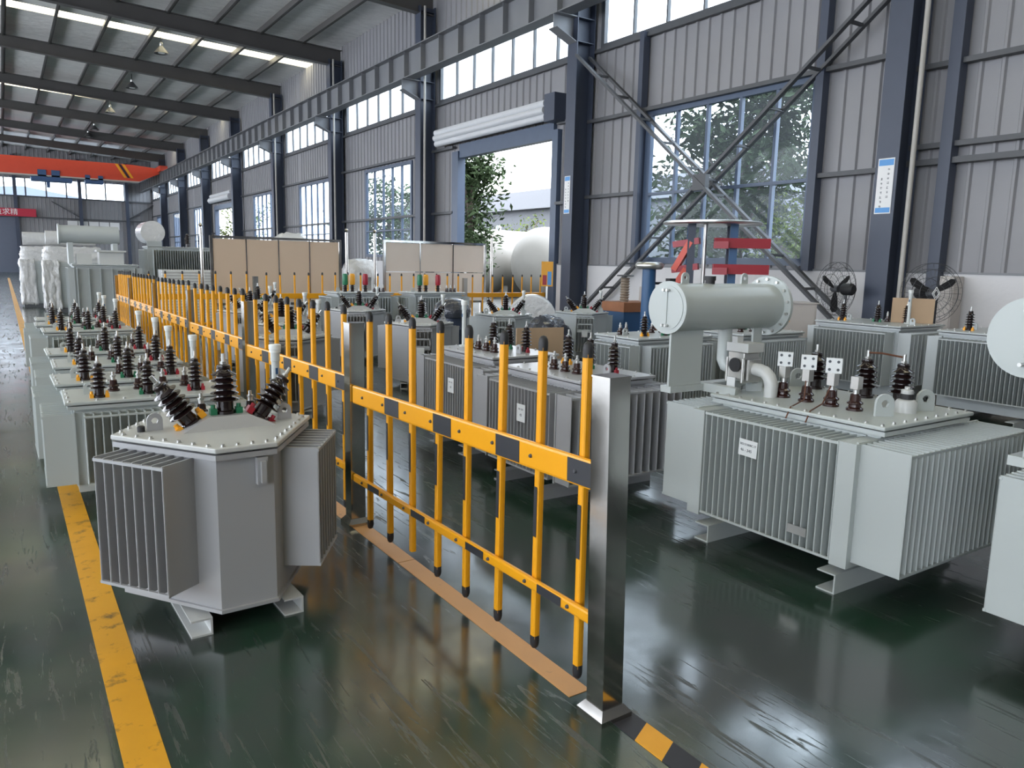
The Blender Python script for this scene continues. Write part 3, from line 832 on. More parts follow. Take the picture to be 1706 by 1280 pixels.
def picket_mesh(h, m='yellow'):
    # oval tube
    prof = [(PW/2*math.cos(a)*(1.0 if abs(math.cos(a))<0.8 else 1.0), 0.0) for a in (0,)]
    n = 12; poly = []
    for i in range(n):
        a = 2*PI*i/n; c, s_ = math.cos(a), math.sin(a)
        poly.append((0.016*math.copysign(abs(c)**0.55, c), 0.0155*math.copysign(abs(s_)**0.55, s_)))
    mb = MB(); mb.prism(poly, 0, h); return mb.mesh('picket', m)
PCAPM = MB().lathe([(0.0185,-0.012),(0.0185,0.018),(0.016,0.032),(0.010,0.041),(0.002,0.044)], 14).mesh('picket_cap', 'rubber')
STK_P = MB().box(-0.0166,-0.0158,-0.010,0.010,0,0.20).mesh('reflective_strip', 'sticker')
STK_PY = None
BOLT = MB().lathe([(0.008,0),(0.008,0.004),(0.005,0.009)], 8).mesh('rivet', 'darksteel')
def fence_panel(label, p0, p1, zr0, zr1, zl0, zl1, group, npick=8, cap_miss=(), tall=(1.17, 1.15), full=True):
    """p0/p1 ground points of the two posts; zr/zl rail heights at either end"""
    a, b = Vector((*p0, 0)), Vector((*p1, 0)); d = (b-a); L = d.length; ang = math.atan2(d.y, d.x)
    t = thing('picket_barrier', label, 'barrier', (a.x, a.y, 0), ang, group)
    s0, s1 = POSTW/2+0.004, L-POSTW/2-0.004
    up = MB().bar((s0,0.022,zr0),(s1,0.022,zr1),0.026,0.105).build('upper_rail', 'yellow', t, bevel=0.011)
    lo = MB().bar((s0,0.022,zl0),(s1,0.022,zl1),0.024,0.046).build('lower_rail', 'yellow', t, bevel=0.009)
    sgn = 1
    gap = (s1 - s0)/(npick)
    # local +y is to the left of the direction p0->p1 ; the camera-side is chosen by the caller through order
    hp = tall[0]
    pm = shared(('picket', hp), lambda: picket_mesh(hp-0.10))
    for i in range(npick):
        x = s0 + gap*(i+0.42)
        f = (x-s0)/(s1-s0)
        ju = random.uniform(-0.004, 0.004)
        o = link('picket', pm, t, (x, -0.006, 0.095+ju+(-0.02*f)), (random.uniform(-.004,.004), random.uniform(-.008,.008), 0))
        link('picket_cap', PCAPM, o, (0,0,hp-0.10))
        if i not in cap_miss: link('picket_cap', PCAPM, o, (0,0,0), (PI,0,0))
        if full: link('reflective_strip', STK_P, o, (0.0,0.0,0.42), (0,0,-PI/2))
        if full:
            link('rivet', BOLT, up, (x, 0.035, zr0+(zr1-zr0)*f), (-PI/2,0,0)); link('rivet', BOLT, lo, (x+0.02, 0.034, zl0+(zl1-zl0)*f), (-PI/2,0,0))
    if full:
        slope = math.atan2(zr1-zr0, s1-s0); sl2 = math.atan2(zl1-zl0, s1-s0)
        ms = shared('stku', lambda: MB().box(-0.085,0.085,0,0.0015,-0.043,0.043).mesh('reflective_patch', 'sticker'))
        ml = shared('stkl', lambda: MB().box(-0.075,0.075,0,0.0015,-0.017,0.017).mesh('reflective_patch', 'sticker'))
        for i in range(0, npick, 2):
            for q, (mm, xx, zz0, zz1, par, sl) in enumerate(((ms, s0+gap*(i+0.02)+ (0.07 if i == 0 else 0.0), zr0, zr1, up, slope), (ml, s0+gap*(i+0.92), zl0, zl1, lo, sl2))):
                f = (xx-s0)/(s1-s0)
                if xx > s1-0.1: continue
                link('reflective_patch', mm, par, (xx, 0.0353 if q == 0 else 0.0343, zz0+(zz1-zz0)*f), (0,-sl,0))
    return t
FX = 1.65
FY = [1.85 + 2.27*k for k in range(6)] + [14.9]
ordn = ['nearest', 'second', 'third', 'fourth', 'fifth', 'sixth', 'farthest']
for i, yv in enumerate(FY):
    p_ = fence_post('polished stainless square post, %s one along the yellow aisle barrier' % ordn[i], FX, yv, 'aisle barrier posts')
    if i == 0: p_.rotation_euler = (-0.010, -0.017, 0)
for i in range(len(FY)-1):
    zr = ((0.842, 0.790), (0.838, 0.80), (0.835, 0.81), (0.83, 0.82), (0.83, 0.82), (0.83, 0.82))[i]
    zl = ((0.332, 0.298), (0.33, 0.30), (0.33, 0.31), (0.32, 0.31), (0.32, 0.31), (0.32, 0.31))[i]
    fence_panel('yellow picket barrier panel with black patches, %s one along the aisle' % ordn[i], (FX, FY[i]), (FX, FY[i+1]), zr[0], zr[1], zl[0], zl[1],
                'aisle barrier panels', 8, (2 if False else 5,) if i == 0 else (), (1.255, 1.2), True)
# cross barrier at the far end of the store area
F2 = [1.65, 4.0, 6.3, 8.6, 10.85]
o2 = ['next to the aisle corner', 'in front of the wide beige board', 'between the two beige boards', 'at the open gate']
for i, xv in enumerate(F2[1:]):
    fence_post('stainless square post of the cross barrier, %s' % ('left end of the wide board', 'just left of the gap between the boards', 'in front of the pale board', 'beside the open gate')[i], xv, 14.9, 'cross barrier posts')
for i in range(4):
    fence_panel('yellow picket barrier panel crossing the hall, %s' % o2[i], (F2[i+1], 14.9), (F2[i], 14.9), 0.82, 0.82, 0.32, 0.32, 'cross barrier panels', 8, (), (1.255, 1.2), False)

# ================================================================== LEFT ROW
hex_transformer('grey hexagonal transformer with three splayed brown bushings, at the head of the left row', (0.765, 3.56, 0), R(1.5), group='hexagonal transformers')
LB, WB, HB = 0.85, 0.43, 0.65
bY = [5.16, 5.95, 6.86, 7.78, 10.1, 11.0, 11.9]
ordr = ['directly behind the hexagonal one', 'second behind the hexagonal one', 'third behind the hexagonal one', 'fourth behind the hexagonal one',
        'fifth behind the hexagonal one', 'sixth behind the hexagonal one', 'last of the left row']
proto = rect_transformer('x', (0,0,0), 0, LB, WB, HB, 'paint_green', 17, 9, fd=0.10, ed=0.17, group='left row of small transformers', detail=2,
                         hvs=((-0.28,-0.13),(0.0,-0.11),(0.29,-0.09)), lvs=((-0.18,0.09),(-0.03,0.11),(0.12,0.12),(0.26,0.13)), gauge_at=(0.33,0.17), gh=0.34)
for i, yv in enumerate(bY):
    t = proto if i == 0 else copy_tree(proto)
    t.location = (0.73 + (0.0, -0.02, 0.02, 0.015, 0.07, 0.03, 0.06)[i], yv + 0.265, 0)
    t.rotation_euler = (0, 0, R((-1.0, 0.5, -0.6, 0.4, 0.3, -0.5, 0.2)[i]))
    t['label'] = 'pale grey-green transformer with dark ribbed bushings beside the yellow line, %s' % ordr[i]

# ================================================================== BIG TRANSFORMERS WITH CONSERVATOR
def text(parent, s, size, loc, rot, m='ink', name='lettering', ext=0.0006):
    cu = bpy.data.curves.new(name, 'FONT'); cu.body = s; cu.size = size; cu.align_x = 'CENTER'; cu.align_y = 'CENTER'; cu.extrude = ext
    cu.materials.append(M[m])
    tmp = bpy.data.objects.new(name, cu); C.objects.link(tmp)
    dg = bpy.context.evaluated_depsgraph_get()
    me = bpy.data.meshes.new_from_object(tmp.evaluated_get(dg)); me.name = name
    bpy.data.objects.remove(tmp); bpy.data.curves.remove(cu)
    if not me.materials: me.materials.append(M[m])
    return link(name, me, parent, loc, rot)

def conservator_transformer(label, loc, tagged=True):
    # local x -> world -y, local -y -> world -x   (rotation -90)
    L, W, h = 0.98, 0.72, 0.80
    t = thing('conservator_transformer', label, 'transformer', loc, -PI/2, 'large transformers with conservator')
    m = 'paint_green'
    tank = MB().box(-L/2, L/2, -W/2, W/2, 0.12, h-0.03).box(-L/2-0.04, L/2+0.04, -W/2-0.04, W/2+0.04, h-0.03, h-0.008)
    for sx in (-1, 1): tank.box(sx*(L/2-0.025)-0.045, sx*(L/2-0.025)+0.045, -W/2-0.23, -W/2, 0.14, h-0.05)
    tank.build('tank', m, t)
    lid = MB().box(-0.54, 0.54, -0.42, 0.42, h, h+0.02).build('lid', m, t, bevel=0.006)
    pts = []
    for i in range(13): x = -0.51 + 1.02*i/12; pts += [(x,-0.39,h+0.02),(x,0.39,h+0.02)]
    for j in range(1, 8): y = -0.39 + 0.78*j/8; pts += [(-0.51,y,h+0.02),(0.51,y,h+0.02)]
    bolts(lid, pts)
    radiator(t, 0, -W/2, 0, 0.82, 0.225, 0.155, 0.75, 21, m)
    radiator(t, 0, W/2, PI, 0.82, 0.20, 0.155, 0.75, 21, m, single=False)
    radiator(t, L/2, 0.0, PI/2, 1.10, 0.26, 0.17, 0.75, 24, m)
    radiator(t, -L/2, 0.0, -PI/2, 1.10, 0.26, 0.17, 0.75, 24, m)
    ch = channel_mesh(1.10, 0.10, 0.10).mesh('base_channel', m)
    link('base_channel', ch, t, (-0.43, -0.60, 0)); link('base_channel', ch, t, (0.37, -0.60, 0))
    MB().box(-0.42, 0.46, -0.3, -0.2, 0.095, 0.13).box(-0.42, 0.46, 0.2, 0.3, 0.095, 0.13).build('cross_bearer', m, t)
    z = h + 0.02
    # low-voltage row with flag terminals
    for i, x in enumerate((-0.25, -0.095, 0.06, 0.20)):
        b = lv(t, (x, -0.135, z), 1.2)
        MB().box(-0.018,0.018,-0.018,0.018,0.095,0.15).build('terminal_block', 'steel', b)
        if i < 3:
            fp = MB().box(-0.034,0.034,-0.006,0.006,0.150,0.218).build('flag_terminal', 'paper', b, None, (0,0,R(30)))
            hm = shared('flaghole', lambda: MB().lathe([(0.0065,0),(0.0065,0.0012)],12).mesh('bolt_hole','ink'))
            for hx in (-0.018, 0.018):
                for hz_ in (0.166, 0.202): link('bolt_hole', hm, fp, (hx,-0.006,hz_), (PI/2,0,0))
    for i, (x, y) in enumerate(((-0.36, 0.32), (-0.02, 0.31), (0.20, 0.30))):
        b = hv(t, (x, y, z), (0,0,0), 'steel', 1.06, 0, None, 1.32)
    MB().tube([(-0.02,0.31,z+0.262),(0.07,0.30,z+0.268),(0.20,0.30,z+0.258)],0.006,6).build('copper_link','copper',t)
    MB().tube([(-0.095,-0.15,z+0.12),(-0.02,-0.26,z+0.03),(0.0,-0.40,z+0.006),(0.005,-0.44,z-0.05)],0.004,6).tube([(0.06,-0.15,z+0.11),(0.10,-0.27,z+0.03),(0.12,-0.40,z+0.006),(0.125,-0.44,z-0.05)],0.004,6).build('lead_wire','copper',t)
    for x, y in ((-0.47,-0.12),(0.37,-0.15),(0.39,0.20),(-0.47,0.3)): lug(t, (x,y,z), R(60), m, 1.5)
    rv = MB().lathe([(0.055,0),(0.055,0.05),(0.045,0.065),(0.03,0.07),(0.03,0.072)],18).build('relief_valve', 'paint_pale', t, (0.36,0.07,z))
    MB().lathe([(0.034,0.07),(0.034,0.098)],16).build('valve_band', 'rubber', rv); MB().lathe([(0.030,0.098),(0.030,0.118),(0.014,0.122),(0.014,0.135)],16).build('valve_cap', 'paint_pale', rv)
    # conservator, axis along local y (world x)
    xc, zc, rr = -0.645, 1.318, 0.138
    ya, yb = -0.69, 0.16
    cons = MB().cyl((xc,ya,zc),(xc,yb,zc),rr,40).build('conservator', m, t)
    MB().cyl((xc,ya-0.012,zc),(xc,ya+0.012,zc),rr+0.012,40).cyl((xc,ya-0.016,zc),(xc,ya-0.010,zc),rr-0.012,40).build('end_cover', m, cons)
    gl = MB().box(xc-0.006,xc+0.006,ya-0.022,ya-0.016,zc-0.09,zc+0.09); gl.build('level_glass', m, cons)
    gb = MB()
    for dz in (-0.10, 0.10):
        gb.cyl((xc-0.014,ya-0.018,zc+dz),(xc-0.014,ya-0.04,zc+dz),0.008,8).cyl((xc+0.014,ya-0.018,zc+dz),(xc+0.014,ya-0.04,zc+dz),0.008,8)
    gb.build('gauge_bolts', 'steel', cons)
    fl_ = MB().cyl((xc,yb,zc),(xc,yb+0.022,zc),rr+0.048,40).build('flange', m, cons)
    fb = MB()
    for i in range(14):
        a = 2*PI*i/14 + 0.2; fb.cyl((xc+math.cos(a)*(rr+0.028), yb-0.014, zc+math.sin(a)*(rr+0.028)), (xc+math.cos(a)*(rr+0.028), yb+0.04, zc+math.sin(a)*(rr+0.028)), 0.009, 6, None, False)
    tag(fb.build('flange_bolts', 'steel', fl_), kind='stuff')
    MB().lathe([(0.028,0),(0.028,0.03)],14).lathe([(0.033,0.03),(0.033,0.055)],14).build('filler_cap','rubber',cons,(xc,-0.36,zc+rr-0.012))
    for yy in (-0.57, -0.06): lug(cons, (xc, yy, zc+rr-0.006), PI/2, m, 0.9)
    # saddle plates and the arm to the lid
    MB().box(xc+0.02, xc+0.034, -0.69, -0.43, 0.865, zc-0.05).build('support_plate', m, t)
    MB().box(xc+0.02, xc+0.034, 0.02, 0.10, 0.865, zc-0.05).build('support_plate', m, t)
    MB().box(xc-0.03, xc+0.05, -0.69, 0.16, 0.83, 0.868).build('support_beam', m, t)
    MB().bar((xc+0.02,-0.40,0.85),(-0.42,-0.33,0.835),0.05,0.05).bar((xc+0.02,0.06,0.85),(-0.40,0.10,0.835),0.06,0.05).build('support_arm', m, t)
    # gas relay, flanges and elbow pipe
    MB().cyl((xc,-0.20,zc-rr+0.01),(xc,-0.20,1.02),0.042,14).tube([(xc,-0.20,1.06),(xc,-0.20,1.0),(xc+0.02,-0.20,0.965),(xc+0.06,-0.2,0.955)],0.042,14).build('drop_pipe', m, t)
    br = MB().box(xc+0.09,xc+0.21,-0.265,-0.135,0.90,1.06).box(xc+0.085,xc+0.10,-0.28,-0.12,0.88,1.03).box(xc+0.20,xc+0.215,-0.28,-0.12,0.88,1.03).build('gas_relay','steel',t,bevel=0.006)
    MB().cyl((xc+0.15,-0.268,0.985),(xc+0.15,-0.276,0.985),0.042,20).build('relay_window','near_black',br)
    MB().box(xc+0.07,xc+0.23,-0.26,-0.12,1.062,1.115).box(xc+0.10,xc+0.14,-0.25,-0.2,1.115,1.15).build('relay_cover','paint_pale',br)
    MB().box(xc+0.10,xc+0.16,-0.275,-0.268,0.82,0.91).build('relay_plate','paper',br)
    MB().tube([(xc+0.215,-0.2,0.965),(xc+0.27,-0.2,0.965),(xc+0.315,-0.2,0.955),(xc+0.345,-0.2,0.93),(xc+0.36,-0.2,0.89),(xc+0.36,-0.2,z)],0.038,16).build('elbow_pipe','paint_pale',t)
    MB().box(xc+0.225,xc+0.24,-0.255,-0.145,0.90,1.02).build('pipe_flange','steel',t)
    if tagged:
        pt = MB().box(-0.06,0.06,-0.0015,0.0015,-0.045,0.045).build('paper_tag','paper',t,(-0.105,-W/2-0.229,0.60),(0,R(2),0))
        text(pt, 'S0213100BC.17', 0.0165, (0,-0.002,0.018), (PI/2,0,0)); text(pt, '46 - 345', 0.022, (-0.01,-0.002,-0.014), (PI/2,0,0))
        MB().box(-0.055,0.055,-0.003,0.003,-0.022,0.022).build('rating_plate','steel',t,(0.23,-W/2-0.231,0.25))
    else:
        MB().box(-0.055,0.055,-0.003,0.003,-0.022,0.022).build('rating_plate','steel',t,(0.23,-W/2-0.231,0.25))
    return t
CXC = (3.84, 2.49)
conservator_transformer('large pale grey transformer with a cylinder conservator and a handwritten paper tag', (CXC[0], CXC[1], 0))
conservator_transformer('large pale transformer cut off by the right picture edge, round conservator end in view', (CXC[0], CXC[1]-1.86, 0), False)

# ================================================================== MIDDLE STORE: RECTANGULAR UNITS
def d_unit(label, loc, h=0.79, L=0.82, W=0.56, **k):
    return rect_transformer(label, loc, -PI/2, L, W, h, k.pop('m', 'paint_silver'), 19, 15, fd=0.22, ed=0.16, group='corrugated transformers behind the barrier',
                            hvs=((-0.28,0.14),(-0.02,0.14),(0.24,0.14)), lvs=((-0.22,-0.13),(-0.09,-0.13),(0.04,-0.13),(0.17,-0.13)), endw=W+0.40, frontw=0.72, **k)
d1 = d_unit('silver-grey corrugated transformer right behind the nearest barrier post', (3.36, 4.22, 0))
d2 = d_unit('silver-grey corrugated transformer behind the nearest barrier panel, tall white gauge tube', (3.50, 5.50, 0), gauge_at=(-0.36,-0.12), gh=0.40)
for t_, x in ((d1, 0.05), (d2, 0.10)):
    pt = MB().box(-0.05,0.05,-0.0015,0.0015,-0.06,0.06).build('paper_tag','paper',t_,(x,-0.28-0.224,0.55))
    text(pt, 'S11 315', 0.018, (0,-0.002,0.025), (PI/2,0,0)); text(pt, '43', 0.025, (0,-0.002,-0.015), (PI/2,0,0))
# dark-lidded units deeper in the store
f3 = rect_transformer('grey transformer behind the conservator, left of the cream cabinet, yellow bushing clamps', (5.85, 6.02, 0), 0, 1.0, 0.60, 0.80, 'paint', 22, 11, fd=0.14, ed=0.14,
                      group='transformers near the window wall', hvs=((-0.28,-0.14),(0.02,-0.14),(0.30,-0.14)), lvs=((-0.40,0.1),(-0.30,0.12),(0.1,0.14),(0.25,0.14)))
f4 = rect_transformer('grey transformer half hidden behind the conservator flange', (7.35, 5.95, 0), 0, 1.0, 0.60, 0.80, 'paint', 22, 11, fd=0.14, ed=0.14,
                      group='transformers near the window wall', hvs=((-0.28,0.14),(0.02,0.14),(0.30,0.14)), lvs=((-0.3,-0.1),(-0.1,-0.1),(0.1,-0.1)))
def f_unit(label, loc):
    return rect_transformer(label, loc, -PI/2, 1.02, 0.86, 0.91, 'paint', 22, 12, fd=0.20, ed=0.16, group='transformers near the window wall', detail=2,
                            hvs=((-0.36,-0.2),(-0.02,0.0),(0.22,0.22)), lvs=((0.02,0.15),), gauge_at=(0.30,0.12), gh=0.40, z0=0.24)
f_unit('grey transformer with a cardboard sheet on its lid, in front of the fans', (8.95, 5.32, 0))
f_unit('grey transformer by the white wall, left of the round conservator end', (8.95, 3.80, 0))
# hexagonal units
def e_unit(label, x, y, rz=155, **k):
    return hex_transformer(label, (x, y, 0), R(rz), k.pop('m', 'paint_silver'), fins=7, single=k.pop('single', True), detail=1, group='hexagonal transformers', row_rot=R(180), nameplate=True, **k)
e_unit('hexagonal silver transformer with framed nameplate and paper tag, left of the blue drum', 4.32, 8.62)
e_unit('hexagonal silver transformer just behind the second barrier panel', 2.35, 7.62, 160)
e_unit('hexagonal grey transformer between the blue drum and the wrapped coil', 6.25, 9.65, 150, m='paint')
e_unit('hexagonal grey transformer with paper tag, in front of the gate column', 7.80, 9.70, 146, m='paint')
e_unit('hexagonal silver transformer in the second rank, right of the second barrier post', 2.75, 9.25, 160, single=False)
e_unit('hexagonal silver transformer in the middle rank below the coloured caps', 4.55, 11.2, 157, single=False)
e_unit('hexagonal silver transformer far back behind the third barrier panel', 2.95, 11.4, 162, single=False)
e_unit('hexagonal silver transformer far back below the wide beige board', 3.55, 13.2, 162, single=False)
def capped(label, x, y):
    t = rect_transformer(label, (x, y, 0), 0, 0.95, 0.55, 0.98, 'paint', 18, 9, fd=0.12, ed=0.14, group='transformers with coloured bushing caps', single=False, detail=0,
                         hvs=((-0.25,0.0),(-0.10,0.05),(0.12,0.0)), lvs=((0.25,-0.1),(0.33,-0.1),(0.41,-0.1)))
    cm = lambda m: MB().lathe([(0.042,0.12),(0.048,0.14),(0.048,0.28),(0.036,0.31)],14).mesh('bushing_cap', m)
    for (xx, yy), m in zip(((-0.25,0.0),(-0.10,0.05),(0.12,0.0)), ('green_pl','amber','red_pl')): link('bushing_cap', cm(m), t, (xx,yy,1.0))
    return t
capped('grey transformer with green, yellow and red capped bushings between the two boards', 5.15, 12.6)
capped('grey transformer with green, yellow and red capped bushings before the pale board', 6.5, 12.45)

# ================================================================== FAR LEFT: LARGE STORED UNITS
h1 = rect_transformer('large silver transformer with roof-mounted conservator behind the left row', (1.95, 20.0, 0), 0, 1.25, 0.8, 1.30, 'paint', 6, 8, fd=0.10, ed=0.12, single=False, group='large stored transformers', lugs=False)
c_ = MB().cyl((-0.85,0.1,1.98),(0.35,0.1,1.98),0.20,24).build('conservator','paint',h1); MB().cyl((-0.87,0.1,1.98),(-0.84,0.1,1.98),0.225,24).build('flange','paint',c_)
MB().box(-0.1,0.4,-0.2,0.2,1.32,1.60).box(-0.15,0.45,-0.25,0.25,1.60,1.64).build('turret','paint_pale',h1); MB().box(-0.55,-0.25,-0.2,0.1,1.32,1.55).build('terminal_box','paint_pale',h1)
MB().box(-0.7,-0.6,-0.1,0.3,1.32,1.80).box(0.2,0.3,-0.1,0.3,1.32,1.80).build('conservator_support','paint',h1)
def wrapped(label, x, y, s=1.0):
    t = thing('wrapped_transformer', label, 'transformer', (x, y, 0), 0, 'plastic-wrapped transformers')
    body = MB().box(-0.62,0.62,-0.5,0.5,0.12,1.32); body.build('radiator_body','paint',t)
    rm = shared('wrib', lambda: MB().box(-0.45,0.45,-0.012,0.012,-0.012,0.012).mesh('radiator_tube','paint_green'))
    for i in range(22): link('radiator_tube', rm, t, (0.12, -0.515, 0.18+i*0.05))
    rnd = random.Random(int(x*10))
    def wrapmesh(x0,x1,y0,y1,z0,z1,n=10,j=0.03):
        mb = MB(); vs = {}
        import itertools
        bm = bmesh.new(); bmesh.ops.create_cube(bm, size=1.0); bmesh.ops.subdivide_edges(bm, edges=bm.edges[:], cuts=n, use_grid_fill=True)
        for v in bm.verts:
            tp = 1.0 - 0.12*max(0, v.co.z)
            v.co = Vector(((x0+x1)/2+v.co.x*(x1-x0)*tp+rnd.gauss(0,j*.5), (y0+y1)/2+v.co.y*(y1-y0)*tp+rnd.gauss(0,j*.5), (z0+z1)/2+v.co.z*(z1-z0)+rnd.gauss(0,j*.4)))
        me = bpy.data.meshes.new('plastic_wrap'); bm.to_mesh(me); bm.free(); me.materials.append(M['plastic'])
        me.polygons.foreach_set('use_smooth', [True]*len(me.polygons)); return me
    link('plastic_wrap', wrapmesh(-0.74,-0.36,-0.56,0.56,0.08,1.36), t)
    link('plastic_wrap', wrapmesh(-0.70,0.66,-0.45,0.55,1.26,1.72), t)
    MB().box(-0.70,0.70,-0.55,0.55,0.0,0.12).build('skid','darksteel',t)
    cc = MB().cyl((-0.62,0.1,1.95),(0.55,0.1,1.95),0.19,22).build('conservator','plastic',t)
    return t
wrapped('plastic-wrapped transformer with conservator, beside the far aisle line', 1.15, 26.3)
wrapped('plastic-wrapped transformer behind the silver one, half hidden', 1.62, 24.0)
h2 = rect_transformer('dark grey finned transformer with a wrapped round conservator end, far left', (3.95, 21.5, 0), 0, 1.7, 0.9, 1.75, 'paint', 30, 10, fd=0.2, ed=0.14, single=False, group='large stored transformers', lugs=False)
MB().cyl((-0.75,-0.35,2.12),(-0.75,0.6,2.12),0.28,28).build('conservator','plastic',h2); MB().box(-0.92,-0.58,-0.5,-0.46,0.9,1.9).build('support_plate','paint',h2)
for k in range(3): link('bushing', HV, h2, (0.05+k*0.32,-0.35,1.77)).scale = (1.6,1.6,1.6)
h3 = thing('wrapped_radiator_stack', 'stack of pale finned radiators in clear wrap left of the wide beige board', 'radiator', (3.45, 18.2, 0), R(4))
MB().box(-0.6,0.5,-0.2,0.2,0.1,1.25).build('core','plastic',h3)
rm = MB().box(-0.62,0.52,-0.235,-0.2,-0.016,0.016).mesh('radiator_plate','white_pl')
for i in range(18): link('radiator_plate', rm, h3, (0,0,0.16+i*0.062))
MB().box(-0.62,0.6,-0.25,0.25,0.0,0.1).build('pallet','wood',h3)

# boards hung between stainless poles
def pole(label, x, y, h=2.18):
    t = thing('barrier_pole', label, 'pole', (x, y, 0), 0, 'stainless poles with ball tops')
    MB().cyl((0,0,0),(0,0,h-0.05),0.032,16).build('pole_tube','stainless',t)
    MB().lathe([(0.006,-0.042),(0.03,-0.03),(0.043,0),(0.03,0.03),(0.006,0.042)],16).build('ball_top','stainless',t,(0,0,h))
    MB().lathe([(0.11,0),(0.11,0.01),(0.05,0.03)],20).build('base_plate','stainless',t)
pole('stainless pole at the left end of the wide beige board', 3.40, 16.6)
pole('stainless pole at the right end of the wide beige board', 6.50, 16.6, 2.2)
pole('stainless pole at the left end of the pale board', 7.18, 16.6, 2.2)
pole('stainless pole at the right end of the pale board, before the gate', 10.35, 16.6, 2.2)
def board(label, x0, x1, z0, z1, ncol, m, rows=()):
    t = thing('display_board', label, 'board', ((x0+x1)/2, 16.55, 0), 0, 'framed boards')
    w = (x1-x0)/2
    MB().box(-w,w,-0.03,0.03,z1-0.05,z1).box(-w,w,-0.03,0.03,z0,z0+0.05).box(-w,-w+0.05,-0.03,0.03,z0+0.05,z1-0.05).box(w-0.05,w,-0.03,0.03,z0+0.05,z1-0.05).build('board_frame','stainless',t)
    MB().box(-w+0.1,-w+0.15,-0.03,0.03,0,z0).box(w-0.15,w-0.1,-0.03,0.03,0,z0).build('board_leg','stainless',t)
    dx = (2*w-0.1)/ncol
    zs = [z0+0.05]+list(rows)+[z1-0.05]
    for a, b in zip(zs[:-1], zs[1:]):
        pm_ = MB().box(0.012,dx-0.012,-0.012,0.012,a+0.01,b-0.01).mesh('board_panel', m)
        for i in range(ncol): link('board_panel', pm_, t, (-w+0.05+i*dx,0,0))
    mm_ = MB().box(-0.012,0.012,-0.02,0.02,z0+0.05,z1-0.05).mesh('board_mullion','stainless')
    for i in range(1,ncol): link('board_mullion', mm_, t, (-w+0.05+i*dx,0,0))
board('wide beige board of four panels in a stainless frame behind the cross barrier', 3.55, 6.35, 0.55, 1.98, 4, 'board')
board('pale three-column board in a stainless frame left of the open gate', 7.37, 10.15, 0.55, 2.02, 3, 'board_pale', (1.29,))

# ================================================================== TEST EQUIPMENT BY THE WINDOW
t = thing('test_stand', 'test stand with a round top plate, blue legs and red clamps before the big window', 'test stand', (8.85, 8.0, 0), R(-45))
MB().lathe([(0.70,2.17),(0.72,2.185),(0.72,2.205),(0.70,2.215),(0.02,2.22)],36).build('top_plate','steel',t)
for a in range(4):
    an = R(45+90*a); x, y = 0.42*math.cos(an), 0.42*math.sin(an)
    MB().box(x-0.055,x+0.055,y-0.055,y+0.055,0,2.17).build('leg','bluesteel' if a % 2 else 'navy',t)
for z in (1.53, 1.90):
    MB().bar((0.02,-0.44,z),(0.80,-0.34,z),0.09,0.14).bar((0.02,-0.44,z-0.03),(0.22,-0.46,z-0.03),0.14,0.10).build('clamp_arm','redclamp',t)
    MB().bar((-0.55,-0.20,z-0.03),(-0.18,-0.34,z+0.03),0.08,0.09).build('clamp_arm','redclamp',t)
MB().bar((-0.52,-0.22,1.50),(-0.30,-0.32,1.92),0.08,0.09).bar((-0.50,-0.22,1.25),(-0.34,-0.30,1.52),0.08,0.09).build('link_arm','red',t)
MB().cyl((-0.1,-0.2,0.0),(-0.1,-0.2,2.17),0.03,12).build('screw_rod','steel',t)
MB().box(-0.5,0.5,-0.5,0.5,0,0.06).build('base','navy',t)
t = thing('high_voltage_column', 'blue test column topped by a silver corona ring, left of the conservator', 'test column', (7.62, 8.0, 0))
MB().cyl((0,0,0.1),(0,0,1.52),0.095,24).build('column_body','bluesteel',t); MB().box(-0.25,0.25,-0.25,0.25,0,0.1).build('base','navy',t)
MB().torus((0,0,1.555),0.15,0.05,32,12).lathe([(0.13,1.53),(0.13,1.575)],24).build('corona_ring','steel',t)
MB().bar((0.1,0,1.31),(0.42,-0.05,1.31),0.035,0.035).box(0.33,0.44,-0.09,0.0,1.25,1.38).build('side_arm','rubber',t)
t = thing('test_table', 'orange-brown wooden bench with blue body left of the blue test column', 'bench', (9.15, 10.0, 0))
MB().box(-0.45,0.55,-0.3,0.3,0.77,0.93).build('bench_top','wood',t); MB().box(-0.42,0.2,-0.27,0.27,0,0.77).build('cupboard','bluesteel',t); MB().box(0.40,0.5,-0.25,0.25,0,0.77).build('leg','wood',t)
t = thing('insulator_column', 'ribbed insulator column with a dark disc top on the wooden bench', 'insulator', (8.97, 10.0, 0.93))
pr = [(0.07,0)]
for i in range(9): pr += [(0.07,0.02+i*0.045),(0.085,0.035+i*0.045),(0.07,0.05+i*0.045)]
MB().lathe(pr,20).build('insulator','insul',t); MB().lathe([(0.14,0.435),(0.15,0.445),(0.14,0.46)],24).build('disc_top','darksteel',t)
t = thing('instrument_case', 'small pale instrument case on the wooden bench right of the blue column', 'case', (9.5, 9.95, 0.93))
MB().box(-0.13,0.13,-0.12,0.12,0,0.26).build('case_body','cream',t,bevel=0.01); MB().box(-0.08,0.08,-0.125,-0.12,0.08,0.2).build('case_panel','darksteel',t)
t = thing('control_cabinet', 'cream control cabinet with warning label behind the conservator flange', 'cabinet', (8.75, 6.62, 0), R(-33))
MB().box(-0.40,0.40,-0.25,0.25,0.05,1.10).build('cabinet_body','cream',t,bevel=0.008); MB().box(-0.42,0.42,-0.27,0.27,1.10,1.115).build('cabinet_top','cream',t); MB().box(-0.38,0.38,-0.23,0.23,0,0.05).build('plinth','darksteel',t)
